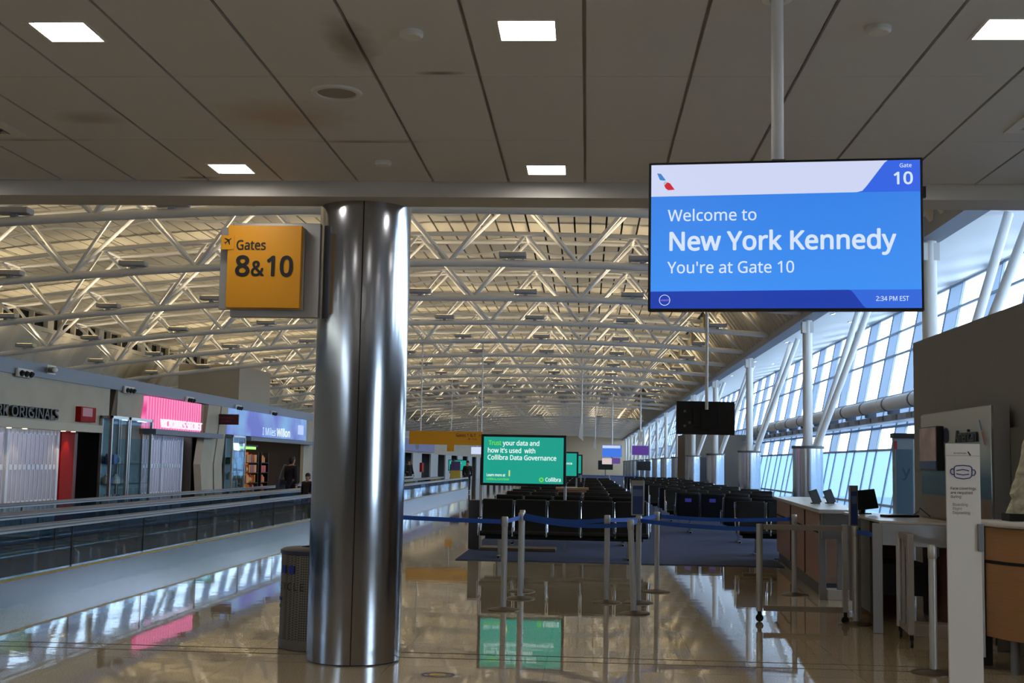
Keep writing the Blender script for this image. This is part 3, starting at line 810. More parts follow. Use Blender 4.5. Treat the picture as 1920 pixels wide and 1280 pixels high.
for i, (y, fr_, ns, tg) in enumerate(lrows):
    d = 'facing the barriers' if fr_ else 'backs to the barriers'
    make_bench(ns, fr_, (-.37 if i == 0 else -.36, y, FLZ), f'black five-seat bench left of the aisle, {wname(i)} row, {d}', 'benches left of the aisle', tg)
rrows = [(23.1,True,3,2.75,()),(26.9,False,3,2.88,(2,)),(30.4,False,4,2.14,(3,2)),(33.4,True,5,2.1,()),(36.6,False,5,2.1,(4,)),(40,True,5,2.0,()),(44,False,5,2.0,(3,)),(48,True,5,2.0,()),(52,False,5,2.0,(4,)),(57,True,5,2.0,()),(62,False,5,2.0,()),(67,True,5,2.0,())]
for i, (y, fr_, ns, xl, tg) in enumerate(rrows):
    d = 'facing the barriers' if fr_ else 'backs to the barriers'
    make_bench(ns, fr_, (xl+.575*ns/2, y, FLZ), f'black bench right of the aisle, {wname(i)} row, {d}', 'benches right of the aisle', tg)
# work table among the seats
wt = thing('work_table', 'brown work table with white papers among the black benches', 'table', (-.25,28.9,FLZ))
MB().bb((-.45,-.3,1.0),(.3,.3,1.05)).build('table_top', M_wood, wt, bevel=.004)
MB().bb((-.4,-.25,0),(.25,.25,1.0)).build('cabinet_body', M_woodd, wt)
tag(MB().box((-.4,28.75,1.0675),(.34,.3,.008), rz=.2).build('paper_stack', mat('paper_white', (230,236,236), .6)), 'white papers lying on the brown work table', 'papers')

# ------------------------------------------------------------------ belt stanchions
sproto = empty('belt_stanchion')
MB().lathe([(0,.035),(.035,.035),(.06,.028),(.15,.016),(.175,.008),(.177,0),(0,0)], seg=36).build('base', mat('stanchion_base', (88,76,64), .35, .8), sproto, smooth=True)
MB().tube([(0,0,.03),(0,0,.93)], .032, 20).build('post', M_postalu, sproto, smooth=True)
MB().lathe([(.032,.90),(.036,.905),(.036,1.0),(.03,1.01),(0,1.01)], seg=24).build('head', M_postalu, sproto, smooth=True)
MB().box((0,.036,.955),(.03,.03,.075)).build('belt_cassette', M_black, sproto)
SPOTS = {'A':(-.89,13.77,'with the belt running to the steel column'),'B':(-.77,14.94,'standing just behind the leftmost one'),'C':(-.8,15.8,'rearmost of the cluster under the green screen'),
 'D':(.25,14.77,'alone in the middle below the green screen edge'),'E':(.53,13.74,'leaning one in front of the blue notice frame'),'F':(.62,14.8,'carrying the blue notice frame'),
 'G':(.91,16.15,'at the start of the aisle carpet'),'I':(2.65,16.18,'against the wooden counter end'),'J':(2.81,13.3,'carrying the blue frame between the two counters'),
 'L':(2.77,10.25,'nearest one beside the white face covering sign'),'H0':(-2.72,13.9,'hidden behind the steel column')}
st_obj = {}
for i, (k, (x, y, wh)) in enumerate(SPOTS.items()):
    o = sproto if i == 0 else copy_tree(sproto)
    o.location = (x, y, 0); o.rotation_euler = (0, 0, {'A':1.2,'B':-1.57,'E':0,'G':-1.57,'J':-1.2,'L':-1.57}.get(k, 0))
    if k == 'E': o.rotation_euler = (0,-.045,0)
    tag(o, f'grey belt stanchion {wh}', 'stanchion', 'belt stanchions'); st_obj[k] = o
def belt(p0, p1, sag, label, z0=.955, z1=.955):
    mb = MB(); a = Vector((*p0,z0)); b = Vector((*p1,z1)); d = (b-a); L = d.length; dn = d.normalized()
    off = Vector((-dn.y,dn.x,0))*.0015; nseg = 14; vs = []
    for i in range(nseg+1):
        t = .036/L + (1-.072/L)*i/nseg; p = a+d*t; p.z -= sag*4*t*(1-t)
        for e in (-1,1):
            for zz in (-.024,.024): vs.append(p+off*e+Vector((0,0,zz)))
    fs = []
    for i in range(nseg):
        k = 4*i; fs += [(k,k+1,k+5,k+4),(k+2,k+6,k+7,k+3),(k+1,k+3,k+7,k+5),(k,k+4,k+6,k+2)]
    fs += [(0,2,3,1),(4*nseg,4*nseg+1,4*nseg+3,4*nseg+2)]
    mb.add(vs, fs); o = mb.build('barrier_belt', M_belt); tag(o, label, 'belt', 'blue barrier belts'); return o
Sx = {k: v[:2] for k, v in SPOTS.items()}
ETOP = (.49, 13.74)
belt(Sx['H0'], Sx['A'], .01, 'blue barrier belt from behind the steel column to the leftmost stanchion', 1.0, .955)
belt(Sx['A'], Sx['B'], .0, 'short blue barrier belt between the two leftmost stanchions')
belt(Sx['C'], Sx['D'], .05, 'sagging upper blue belt in front of the first bench')
belt(Sx['B'], ETOP, .05, 'lower blue belt in front of the first bench, ending at the leaning stanchion')
belt(Sx['D'], Sx['G'], .02, 'blue belt reaching back to the stanchion at the aisle carpet')
belt(ETOP, Sx['F'], .0, 'short blue belt behind the leaning stanchion')
belt(Sx['F'], (1.82,13.32), .02, 'blue belt crossing the aisle to the wheeled gate')
belt(Sx['G'], Sx['I'], .03, 'rear blue belt across the aisle to the wooden counter end')
belt(Sx['J'], (2.98,12.72), .0, 'short blue belt from the frame stanchion to the nearer counter', .955, .93)

# notice frames on stanchions
def notice(x, y, wd, z0, z1, label, rz=0):
    t = thing('notice_frame', label, 'sign', (x,y,0), rz)
    MB().bb((-wd/2,-.012,z0),(wd/2,.012,z1)).build('frame', M_alu, t, bevel=.004)
    MB().bb((-wd/2+.015,-.015,z0+.015),(wd/2-.015,-.012,z1-.06)).build('blue_sheet', mat('notice_blue', (44,70,128), .4), t)
    MB().bb((-wd/2+.02,-.017,(z0+z1)/2+.02),(wd/2-.02,-.015,(z0+z1)/2+.1)).build('printed_band', mat('notice_light', (96,116,164), .4), t)
    return t
notice(.605, 14.8, .15, 1.012, 1.42, 'narrow blue notice frame on the stanchion in the aisle')
notice(2.79, 13.3, .11, 1.012, 1.43, 'narrow blue notice frame on the stanchion between the two counters', .5)

# wheeled swing gates
def swing_gate(p0, p1, label, bars):
    a = Vector((*p0,0)); b = Vector((*p1,0)); d = b-a; L = d.length; rz = math.atan2(d.y, d.x)
    t = thing('swing_gate', label, 'gate', (p0[0],p0[1],0), rz)
    MB().tube([(0,0,.11),(0,0,1.01)], .034, 16).build('post', M_postalu, t, smooth=True)
    MB().box((L-.06,0,.57),(.05,.05,.9)).build('end_post', M_postalu, t)
    for z in (.98, .14): MB().box((L/2,0,z),(L-.08,.03,.055)).build('rail', mat('gate_rail', (150,140,128), .45, .5), t)
    for k in range(bars):
        MB().box((L*(k+1)/(bars+1),0,.56),(.035,.025,.82)).build('bar', M_postalu, t)
    wh = MB().tube([(0,-.012,.04),(0,.012,.04)], .04, 16); wh.build('caster', M_black, t, smooth=True)
    MB().box((0,0,.09),(.04,.04,.05)).build('caster_fork', M_black, t)
    MB().tube([(L-.06,-.012,.04),(L-.06,.012,.04)], .04, 16).build('caster', M_black, t, smooth=True)
    MB().box((L-.06,0,.1),(.035,.035,.06)).build('caster_fork', M_black, t)
    return t
swing_gate((1.82,13.32),(2.76,13.31),'wheeled grey swing gate with two rails, in front of the wooden counter', 0)
swing_gate((3.03,12.36),(2.95,11.6),'wheeled grey swing gate with upright bars, in front of the silver counter', 2)

# ------------------------------------------------------------------ gate counters
M_top = mat('counter_top_pale', (208,206,200), .25)
M_sil = mat('counter_silver', (176,178,182), .3, .85)
M_leg = mat('counter_leg_grey', (150,150,150), .4, .5)
c1 = thing('gate_counter', 'long wooden gate counter with a silver end, behind the wheeled gate', 'counter', (0,0,0))
def strip(name, m, par, poly, z0, z1, bevel=0.004): return MB().prism(poly, 'Z', z0, z1).build(name, m, par, bevel=bevel)
strip('wood_front', M_woodd, c1, [(2.93,15.98),(2.97,15.98),(3.36,22.1),(3.32,22.1)], .16, 1.05)
strip('worktop', M_top, c1, [(2.86,15.62),(3.36,15.62),(4.1,22.2),(3.28,22.2)], 1.05, 1.1, .006)
strip('body', M_woodd, c1, [(2.98,16.15),(3.3,16.15),(4.0,22.0),(3.37,22.0)], .02, 1.05)
strip('plinth', mat('plinth_dark', (60,62,68), .5), c1, [(2.96,16.1),(3.3,16.1),(4.0,22.05),(3.35,22.05)], 0, .16)
strip('silver_apron', M_sil, c1, [(2.9,15.66),(3.33,15.66),(3.33,15.69),(2.9,15.69)], .74, 1.05)
for x0, x1 in ((2.88,2.96),(3.1,3.24)): strip('end_leg', M_leg, c1, [(x0,15.7),(x1,15.7),(x1,15.78),(x0,15.78)], 0, .96 if x0 < 3 else .76)
strip('footing', mat('footing_pale', (190,178,164), .3), c1, [(2.97,15.66),(3.33,15.66),(3.33,15.95),(2.97,15.95)], 0, .12)
for yy in (17.6, 19.6): MB().box((2.925+.39*(yy-15.98)/6.12,yy,.6),(.014,.02,.86)).build('panel_joint', M_dark, c1)
MB().box((3.118,19.04,.8),(.014,6.1,.02), rz=-.0636).build('panel_joint', M_dark, c1)
c2 = thing('gate_counter', 'nearer gate counter with a curved silver front, beside the face covering sign', 'counter', (0,0,0))
arc = []
for k in range(13):
    t = k/12; x = 2.9+(3.6-2.9)*t; arc.append((x, 12.62-.32*math.sin(PI*.5*t)-.0*t))
strip('silver_apron', M_sil, c2, arc+[(x,y+.025) for x,y in arc[::-1]], .86, 1.075)
strip('worktop', M_top, c2, arc+[(3.64,14.6),(3.0,14.9)], 1.075, 1.1)
strip('corner_panel', M_leg, c2, [(2.835,12.64),(2.925,12.6),(2.94,12.66),(2.85,12.7)], 0, 1.07)
strip('end_leg', M_leg, c2, [(2.88,13.7),(2.95,13.7),(2.95,13.78),(2.88,13.78)], 0, 1.07)
strip('side_panel', mat('counter_side_dark', (92,88,84), .5), c2, [(3.0,13.5),(3.05,13.5),(3.1,14.8),(3.05,14.8)], .1, 1.07)
strip('wood_back', M_woodd, c2, [(3.0,14.3),(3.64,14.3),(3.64,14.4),(3.0,14.4)], 0, 1.07)
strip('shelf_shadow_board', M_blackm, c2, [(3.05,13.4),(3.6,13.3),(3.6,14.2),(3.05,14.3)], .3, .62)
strip('footing', MATS['footing_pale'], c2, [(3.18,12.45),(3.62,12.38),(3.62,12.62),(3.2,12.7)], 0, .12)
for i, (x, y, lb, rz) in enumerate(((3.24,18.0,'tilted black tablet on the long counter, left of the pair',.25),(3.5,18.3,'tilted black tablet on the long counter, right of the pair',.25))):
    t = thing('counter_tablet', lb, 'tablet', (x,y,1.1), rz, 'tablets on the long counter')
    MB().box((0,.0,.1),(.13,.02,.2), rx=-.3, ry=-.28).build('screen', M_black, t, bevel=.004)
    MB().box((.02,.03,.008),(.1,.1,.016)).build('foot', M_black, t)
t = thing('counter_monitor', 'black tilted monitor on the silver counter behind the blue frame', 'monitor', (3.12,14.3,1.1), .3)
MB().box((0,0,.16),(.3,.03,.22), rx=-.25, ry=-.1).build('screen', M_black, t, bevel=.004)
MB().box((0,.05,.03),(.05,.05,.06)).build('stand', M_black, t); MB().box((0,.05,.006),(.16,.14,.012)).build('foot', M_black, t)
t = thing('keyboard', 'black keyboard with a trailing cable on the silver counter', 'keyboard', (3.34,13.6,1.1), .4)
MB().bb((-.2,-.07,0),(.2,.07,.025)).build('body', M_black, t, bevel=.004)
MB().tube([(.2,.05,.015),(.26,.02,.06),(.22,-.05,.1),(.3,-.12,.012)], .006, 6).build('cable', M_black, t, smooth=True)
# wooden counter at the right edge
c3 = thing('service_counter', 'wooden service counter with a white rounded top at the frame edge', 'counter', (0,0,0))
pan = [(3.26,10.5),(3.36,10.22),(3.52,10.0),(3.8,9.9),(3.88,9.9)]
strip('wood_front', M_wood, c3, pan+[(3.88,10.5)], .27, 1.15)
strip('worktop', M_white, c3, [(3.22,10.55),(3.3,10.22),(3.46,9.96),(3.78,9.84),(3.89,9.84),(3.89,10.6)], 1.155, 1.21, .02)
strip('dark_groove', M_dark, c3, [(p[0]-.004,p[1]-.006) for p in pan]+[(3.87,10.4),(3.3,10.52)], .86, .885, 0)
strip('metal_edge', M_alu, c3, [(3.22,10.5),(3.25,10.48),(3.26,10.54),(3.23,10.55)], .1, 1.155)
strip('side_panel', M_blackm, c3, [(3.22,10.54),(3.32,10.53),(3.33,11.0),(3.24,11.0)], .03, 1.15)
strip('pedestal', M_blackm, c3, [(3.6,10.15),(3.86,10.15),(3.86,10.45),(3.6,10.45)], 0, .27)
MB().tube([(3.42,10.3,0),(3.42,10.3,.27)], .035, 14).build('foot', M_grey, c3, smooth=True)
# plastic-wrapped case on that counter
pb = thing('wrapped_case', 'crumpled clear plastic cover over a case on the wooden service counter', 'case', (3.48,10.22,1.21))
MB().bb((-.12,-.04,0),(.3,.16,.06)).build('dark_case', M_blackm, pb)
cv = MB(); rng = random.Random(3); ringsv = []
for i in range(9):
    z = .06+.62*i/8; wd = .15*(1-.62*i/8)
    for k in range(14):
        a = 2*PI*k/14; r = wd*(1+.22*rng.uniform(-1,1))
        ringsv.append((.06+.4*.12*i/8+r*1.05*math.cos(a), .06+r*.6*math.sin(a), z))
cv.add(ringsv, [(i*14+k,i*14+(k+1)%14,(i+1)*14+(k+1)%14,(i+1)*14+k) for i in range(8) for k in range(14)]+[tuple(8*14+k for k in range(14))])
cv.build('plastic_cover', mat('crumpled_plastic', (186,182,160), .12, 0, var=.35, vscale=14, coat=.5), pb)
# partition, sign board
struct(MB().bb((3.9,9.3,0),(4.05,15.14,3.12)).build('wall_partition', M_partition))
struct(MB().bb((3.8,10.65,0),(3.9,11.45,2.0)).build('wall_panel', mat('lower_panel_grey', (96,94,90), .7)))
bd = thing('airline_board', 'tall pale airline sign board fading to blue and brown on the partition', 'sign board', (0,0,0))
def board_mat():
    m = bpy.data.materials.new('board_print'); m.use_nodes = True; nt = m.node_tree; b = nt.nodes['Principled BSDF']; L = nt.links
    tc = nt.nodes.new('ShaderNodeTexCoord'); sp = nt.nodes.new('ShaderNodeSeparateXYZ'); L.new(tc.outputs['Generated'], sp.inputs[0])
    rp = nt.nodes.new('ShaderNodeValToRGB'); e = rp.color_ramp.elements
    e[0].position = 0; e[0].color = (*lin(112,80,62),1); e[1].position = 1; e[1].color = (*lin(196,198,198),1)
    for p, c in ((.60,(112,80,62)),(.605,(30,58,96)),(.69,(44,84,124)),(.80,(176,184,186))):
        q = e.new(p); q.color = (*lin(*c),1)
    L.new(sp.outputs[2], rp.inputs[0]); L.new(rp.outputs[0], b.inputs['Base Color']); b.inputs['Roughness'].default_value = .35
    return m
MB().bb((3.68,11.6,0.05),(3.69,14.0,2.2)).build('printed_face', board_mat(), bd)
MB().bb((3.69,11.58,0.0),(3.84,14.0,2.21)).build('body', M_signgrey, bd, bevel=.004)
MB().bb((3.672,11.575,.05),(3.69,11.605,2.205)).build('chrome_edge', M_chrome, bd)
text('American', mat('letters_navy', (46,52,60), .4), bd, (3.665,12.64,1.885), WEST, .66, .11, .04, depth=.012)
tl = MB(); tl.add([(3.66,11.9,2.08),(3.66,11.86,2.08),(3.66,11.79,1.98),(3.66,11.84,1.98)], [(0,1,2,3)]); tl.build('tail_mark', mat('tail_blue', (60,110,150), .4), bd)
tl = MB(); tl.add([(3.66,11.83,1.97),(3.66,11.79,1.975),(3.66,11.7,1.84),(3.66,11.75,1.85)], [(0,1,2,3)]); tl.build('tail_mark', mat('tail_red', (170,50,50), .4), bd)
MB().disc((3.67,13.02,1.96), .1, 'X', 24, .075).build('round_emblem', mat('emblem_navy', (56,62,92), .4), bd)
ps = thing('framed_poster', 'small colourful poster in a black frame hung on the airline sign board', 'poster', (0,0,0))
MB().bb((3.6,13.1,1.6),(3.67,13.75,2.06)).build('frame', M_black, ps, bevel=.004)
MB().bb((3.594,13.12,1.7),(3.6,13.74,2.05)).build('picture', mat('poster_print', (196,168,168), .4, var=.35, vscale=4), ps)
MB().bb((3.594,13.12,1.62),(3.6,13.74,1.7)).build('caption_band', mat('poster_blue', (50,70,140), .4), ps)
# slim display pillar beyond the partition
se = thing('display_pillar', 'slim teal display pillar with a black cap standing past the partition end', 'display', (3.98,16.0,0))
MB().bb((-.12,-.06,0),(.12,.06,2.0)).build('body', mat('pillar_grey', (130,140,150), .4, .3), se, bevel=.005)
MB().bb((-.14,-.08,2.0),(.14,.08,2.06)).build('cap', M_black, se)
MB().bb((-.1,-.064,.3),(.1,-.06,1.86)).build('panel', mat('pillar_teal', (66,98,116), .35), se)
text('y', mat('pillar_ink', (40,70,96), .5), se, (-.03,-.066,1.52), FRONT, .1, .13, .02)
MB().bb((-.13,-.075,1.86),(-.09,-.06,1.96)).build('red_badge', mat('badge_red', (150,20,40), .4), se)

# face covering sign
ms = thing('face_covering_sign', 'tall narrow white sign with a face covering icon standing by the counter', 'sign', (2.537,8.6,0), -.02)
M_msk = mat('sign_board_white', (216,208,200), .5)
MB().bb((-.112,0,.02),(.112,.02,1.785)).build('board', M_msk, ms, bevel=.003)
MB().bb((-.112,-.002,1.702),(.112,0,1.705)).build('fold_line', mat('fold_grey', (150,144,140), .6), ms)
MB().bb((-.16,-.1,0),(.16,.2,.02)).build('foot_plate', M_grey, ms)
M_nav = mat('mask_navy', (44,62,124), .5)
def uvm(px, py): return (-.112+(px-456)/352*.224, 1.785-(py-540)/(1280-540)*.472)
mk = MB()
def stroke(pts, r=.0035):
    mk.tube([(uvm(*p)[0], -.003, uvm(*p)[1]) for p in pts], r, 6)
stroke([(540,790),(560,775),(630,768),(700,775),(720,790),(722,840),(718,880),(700,900),(630,912),(560,900),(540,885),(538,840),(540,790)])
stroke([(538,812),(515,805),(500,825),(502,850),(515,866),(538,866)]); stroke([(722,812),(745,815),(758,832),(756,856),(742,872),(722,872)])
stroke([(562,825),(630,812),(690,826)]); stroke([(560,858),(630,870),(690,860)])
mk.build('mask_icon', M_nav, ms, smooth=True)
def mst(body, px, py, px1, h, m, b=.015):
    x, z = uvm(px, py); text(body, m, ms, (x,-.003,z), FRONT, (px1-px)/352*.224, h, b)
M_inkg = mat('sign_grey_ink', (86,84,92), .6); M_inkl = mat('sign_light_ink', (136,132,136), .6)
mst('American', 535, 648, 665, .011, M_inkg)
mst('Face coverings', 495, 1025, 758, .018, M_inkg); mst('are required', 495, 1070, 720, .018, M_inkg); mst('during:', 495, 1112, 610, .018, M_inkg)
mst('Boarding', 515, 1195, 668, .018, M_inkl); mst('Flight', 515, 1238, 608, .018, M_inkl); mst('Deplaning', 515, 1280, 690, .018, M_inkl)
MB().add([(uvm(676,622)[0],-.003,uvm(676,622)[1]),(uvm(690,622)[0],-.003,uvm(690,622)[1]),(uvm(716,662)[0],-.003,uvm(716,662)[1]),(uvm(700,662)[0],-.003,uvm(700,662)[1])],[(0,1,2,3)]).build('tail_mark', M_ink, ms)
MB().bb((.085,-.02,1.07),(.125,.03,1.25)).build('dark_clip', M_grey, ms, bevel=.004)

# ------------------------------------------------------------------ shop side
FX = XS
def wallseg(mb, y0, y1, z0, z1, t=.12, x=FX): mb.bb((x-t,y0,z0),(x,y1,z1)); return mb
# concrete upper wall and piers
up = MB()
wallseg(up, YB, 27.55, 2.2, 3.1); wallseg(up, 28.02, 29.7, 2.2, 3.1); wallseg(up, 29.7, 34.4, 2.3, 3.1, .2, FX-.08)
wallseg(up, YB, 19.0, 0, 2.2); wallseg(up, 47.1, 68.0, 0, 3.1); wallseg(up, 68.0, 200, 2.1, 3.1)
wallseg(up, 36.1, 47.1, 2.3, 3.1, .2, FX-.08); 
struct(MB().bb((FX-.2,34.3,0),(FX-.1,36.6,3.1)).bb((FX-.2,36.6,0),(FX-.1,38.4,2.3)).build('wall_behind_fins', mat('fin_gap_shade', (60,56,52), .8)))  # wall coloured dark to put shade in the gap between the fins
struct(up.build('wall_shops', M_concrete))
sl = MB(); sl.add([(FX-.02,27.6,2.2),(FX-.02,27.95,3.1),(FX-.02,28.12,3.1),(FX-.02,27.8,2.2),(FX-.3,27.6,2.2),(FX-.3,27.95,3.1),(FX-.3,28.12,3.1),(FX-.3,27.8,2.2)],
       [(0,1,2,3),(4,7,6,5),(0,4,5,1),(1,5,6,2),(2,6,7,3),(3,7,4,0)])
struct(sl.build('trim_4', mat('slot_brown', (96,80,64), .7)))
fs_ = MB().bb((-20.9,YB,3.1),(FX+.04,YF,3.38)); struct(fs_.build('trim_5', M_fascia))
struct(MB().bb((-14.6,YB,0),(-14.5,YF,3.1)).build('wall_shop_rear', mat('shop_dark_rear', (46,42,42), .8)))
sb = MB()
for y in (19.0, 25.9, 29.2, 34.0, 38.5, 47.2, 68): sb.bb((-14.5,y-.05,0),(FX-.14,y+.05,3.1))
struct(sb.build('wall_divider', mat('shop_divider', (70,62,58), .8)))
# canopy of the first shop and its sign
cn = thing('shop_canopy', 'plain beige canopy beam over the first shutter', 'canopy'); 
MB().bb((FX,19.0,2.08),(FX+.3,26.5,2.24)).build('beam', mat('canopy_beige', (186,178,160), .6), cn)
nyo = thing('shop_sign_letters', 'dark raised shop name letters NEW YORK ORIGINALS on the concrete wall', 'sign')
M_letter = mat('letter_dark', (50,46,44), .4, .5)
text('NEW YORK ORIGINALS', M_letter, nyo, (FX+.05,20.45,2.30), EAST, 4.2, .2, .03, depth=.03)
def roller(y0, y1, z0, z1, label, nposts, x=FX-.1, tint=(196,200,214)):
    t = thing('security_shutter', label, 'shutter', (x,0,0))
    for k in range(nposts):
        y = y0+(y1-y0)*k/(nposts-1); MB().bb((-.03,y-.05,0),(.05,y+.05,z1)).build('post', mat('shutter_white', (214,220,232), .35), t)
    sl = MB(); n = int((y1-y0)/.19)
    for k in range(n+1):
        y = y0+(y1-y0)*k/n; sl.box((0,y,(z0+z1)/2),(.02,.022,z1-z0))
    br = sl
    for z in (z0+.31*(z1-z0), z0+.64*(z1-z0), z1-.06, z0+.02):
        for k in range(n):
            y = y0+(y1-y0)*(k+.5)/n
            br.box((.012,y,z),(.02,.12,.1))
    br.build('slat_curtain', MATS['shutter_white'], t)
    MB().bb((-.012,y0,z0),(-.006,y1,z1)).build('clear_sheet', frosted('shutter_sheet', tint, .6, .3), t)
    return t
roller(20.6, 25.05, 0, 2.1, 'white folding security shutter of the first shop, nearest one', 3)
roller(29.85, 32.95, 0, 2.12, 'white folding security shutter under the pink sign', 3)
# lights inside the closed shops
def shop_light(x, y, z, e, col, sx=1.5, sy=1.0):
    l = bpy.data.lights.new('shop_ceiling_lamp', 'AREA'); l.shape = 'RECTANGLE'; l.size = sx; l.size_y = sy; l.energy = e; l.color = col
    o = bpy.data.objects.new('shop_ceiling_lamp', l); COL.objects.link(o); o.location = (x,y,z)
shop_light(-12.2, 22.8, 2.95, 170, (1,.9,.85), 2, 4); shop_light(-12.2, 31.4, 2.95, 150, (.95,.9,1), 2, 3)
shop_light(-12.8, 42.5, 2.95, 60, (1,.85,.6), 2, 6)
def down(x, y, z, e, col=(1,.72,.45)):
    l = bpy.data.lights.new('canopy_spot', 'SPOT'); l.energy = e; l.color = col; l.spot_size = 1.5; l.shadow_soft_size = .05; l.spot_blend = .4
    o = bpy.data.objects.new('canopy_spot', l); COL.objects.link(o); o.location = (x,y,z)
for i, y in enumerate((22.45, 23.1, 24.85, 25.35)):
    down(FX+.12, y, 2.06, 14)
    o = MB().lathe([(0,0),(.04,0),(.05,.012),(.05,.02)], seg=16).build('canopy_spotlight', mat('canopy_lamp', (255,240,220), .4, emit=(255,220,170), es=6), loc=(FX+.12,y,2.07))
    tag(o, f'small warm spotlight under the beige canopy, {ORD[i]} from the near end', 'spotlight', 'spotlights under the canopy')
rp = thing('red_wall_panel', 'dark red lacquered wall panel right of the nearest shutter', 'wall panel')
M_red = mat('red_lacquer', (150,14,12), .6, spec=.15)
MB().bb((FX-.1,25.12,0),(FX-.02,25.75,2.1)).build('panel', M_red, rp); MB().bb((FX-.1,25.78,0),(FX-.05,26.0,2.1)).build('side_strip', mat('red_dark', (84,20,20), .4), rp)
MB().bb((FX-.02,25.755,0),(FX-.01,25.775,2.1)).build('seam', mat('seam_tan', (150,90,70), .5), rp)
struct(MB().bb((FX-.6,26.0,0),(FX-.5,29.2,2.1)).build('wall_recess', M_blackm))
rs = thing('red_panel_sign', 'small square red sign above the canopy end', 'sign')
MB().bb((FX+.0,25.7,2.3),(FX+.12,26.5,2.62)).build('panel', M_red, rs); MB().bb((FX+.12,25.78,2.42),(FX+.125,26.3,2.6)).build('face', mat('pinkish_face', (190,110,120), .4), rs)
# display cases
G_case = glass('case_glass', (.9,.95,.96), extra=.03, ior=1.3)
def showcase(y0, y1, z1, label, goods, x0=-10.78, x1=-10.5):
    t = thing('display_case', label, 'display case', ((x0+x1)/2,(y0+y1)/2,0))
    dx, dy = (x1-x0)/2, (y1-y0)/2
    f = MB()
    for sx in (-1,1):
        for sy in (-1,1): f.box((sx*(dx-.03), sy*(dy-.03), z1/2),(.06,.06,z1))
    f.bb((-dx,-dy,z1-.06),(dx,dy,z1)); f.bb((-dx,-dy,0),(dx,dy,.12))
    f.build('frame', M_alu, t)
    g = MB(); g.bb((dx-.02,-dy+.06,.12),(dx-.01,dy-.06,z1-.06)); g.bb((-dx+.06,-dy+.01,.12),(dx-.06,-dy+.02,z1-.06)); g.build('glass_panel', G_case, t)
    MB().bb((-dx,-dy+.04,.12),(-dx+.02,dy-.04,z1-.06)).build('back_panel', mat('case_back', (110,134,144), .5), t)
    sh = MB()
    for z in (.5, .95, 1.4): sh.bb((-dx+.03,-dy+.06,z),(dx-.06,dy-.06,z+.012))
    sh.build('shelf', glass('shelf_glass', (.8,.9,.9)), t)
    return t
showcase(27.0, 28.05, 2.48, 'tall glass display case of souvenirs beside the red panel', 1)
showcase(28.1, 29.6, 2.48, 'tall glass display case with dark interior, right of the souvenir case', 0)
showcase(36.5, 37.9, 2.27, 'slim glass display case right of the bent stone fins', 0)
rng = random.Random(5)
def goods(kind, xs, ys, zs, cols, label, group, sz):
    protos = [MB().bb((-sz/2,-sz/2,0),(sz/2,sz/2,sz*1.2)), MB().lathe([(0,0),(sz*.42,0),(sz*.42,sz*.8),(sz*.16,sz*1.1),(sz*.16,sz*1.3),(0,sz*1.3)], seg=12), MB().sphere((0,0,sz*.5), sz*.5, seg=10, rings=8)]
    meshes = []
    for c in cols:
        p = protos[len(meshes) % 3]; o = p.build(kind, mat('goods_%d_%d_%d' % c, c, .45)); meshes.append(o)
    used = set()
    for z in zs:
        for y in ys:
            k = rng.randrange(len(meshes)); o = meshes[k]
            if k in used: o = o.copy(); COL.objects.link(o)
            used.add(k)
            o.location = (rng.choice(xs), y+rng.uniform(-.02,.02), z); o.rotation_euler = (0,0,rng.uniform(-.3,.3))
            tag(o, label, 'product', group)
    for k, o in enumerate(meshes):
        if k not in used: bpy.data.objects.remove(o, do_unlink=True)
goods('souvenir', [-10.66,-10.62], [27.2,27.42,27.64,27.85], [.125,.515,.965,1.415], [(60,110,190),(210,216,214),(40,60,76),(190,196,190),(70,90,150),(120,140,130)], 'small souvenir standing in the tall glass display case', 'souvenirs in the display case', .17)
goods('display_item', [-10.64], [36.7,36.95,37.2,37.45,37.7], [.515,.965,1.415], [(90,140,140),(150,190,190),(50,70,76)], 'small item standing in the slim glass display case', 'items in the slim display case', .16)
# pink lit sign
vs = thing('pink_shop_sign', 'bright pink striped shop sign reading VICTORIA\'S SECRET'.replace(" reading VICTORIA'S SECRET", ' with white lettering over a shutter'), 'sign')
def pink_mat():
    m = bpy.data.materials.new('pink_lit_stripes'); m.use_nodes = True; nt = m.node_tree; b = nt.nodes['Principled BSDF']; L = nt.links
    g = nt.nodes.new('ShaderNodeNewGeometry'); wv = nt.nodes.new('ShaderNodeTexWave'); wv.bands_direction = 'Y'; wv.inputs['Scale'].default_value = 1.6; wv.inputs['Distortion'].default_value = 1.5; wv.inputs['Detail'].default_value = 3
    L.new(g.outputs['Position'], wv.inputs['Vector'])
    rp = nt.nodes.new('ShaderNodeValToRGB'); rp.color_ramp.elements[0].color = (*lin(226,70,140),1); rp.color_ramp.elements[1].color = (*lin(250,140,190),1)
    L.new(wv.outputs['Fac'], rp.inputs[0]); L.new(rp.outputs[0], b.inputs['Emission Color']); b.inputs['Emission Strength'].default_value = 1.05; b.inputs['Base Color'].default_value = (.02,.01,.015,1)
    return m
MB().add([(FX+.1,29.5,2.27),(FX+.1,29.75,3.06),(FX+.1,33.95,3.06),(FX+.1,33.95,2.27),(FX-.08,29.5,2.27),(FX-.08,29.75,3.06),(FX-.08,33.95,3.06),(FX-.08,33.95,2.27)],
   [(0,1,2,3),(4,7,6,5),(0,4,5,1),(1,5,6,2),(2,6,7,3),(3,7,4,0)]).build('lit_face', pink_mat(), vs)
text("VICTORIA'S SECRET", em('pink_sign_white', (255,226,240), 1.1), vs, (FX+.14,30.6,2.33), EAST, 3.3, .2, .03, depth=.02)
MB().bb((FX-.08,33.95,2.27),(FX+.1,34.2,3.06)).build('copper_end', mat('copper_brown', (150,84,60), .5), vs)
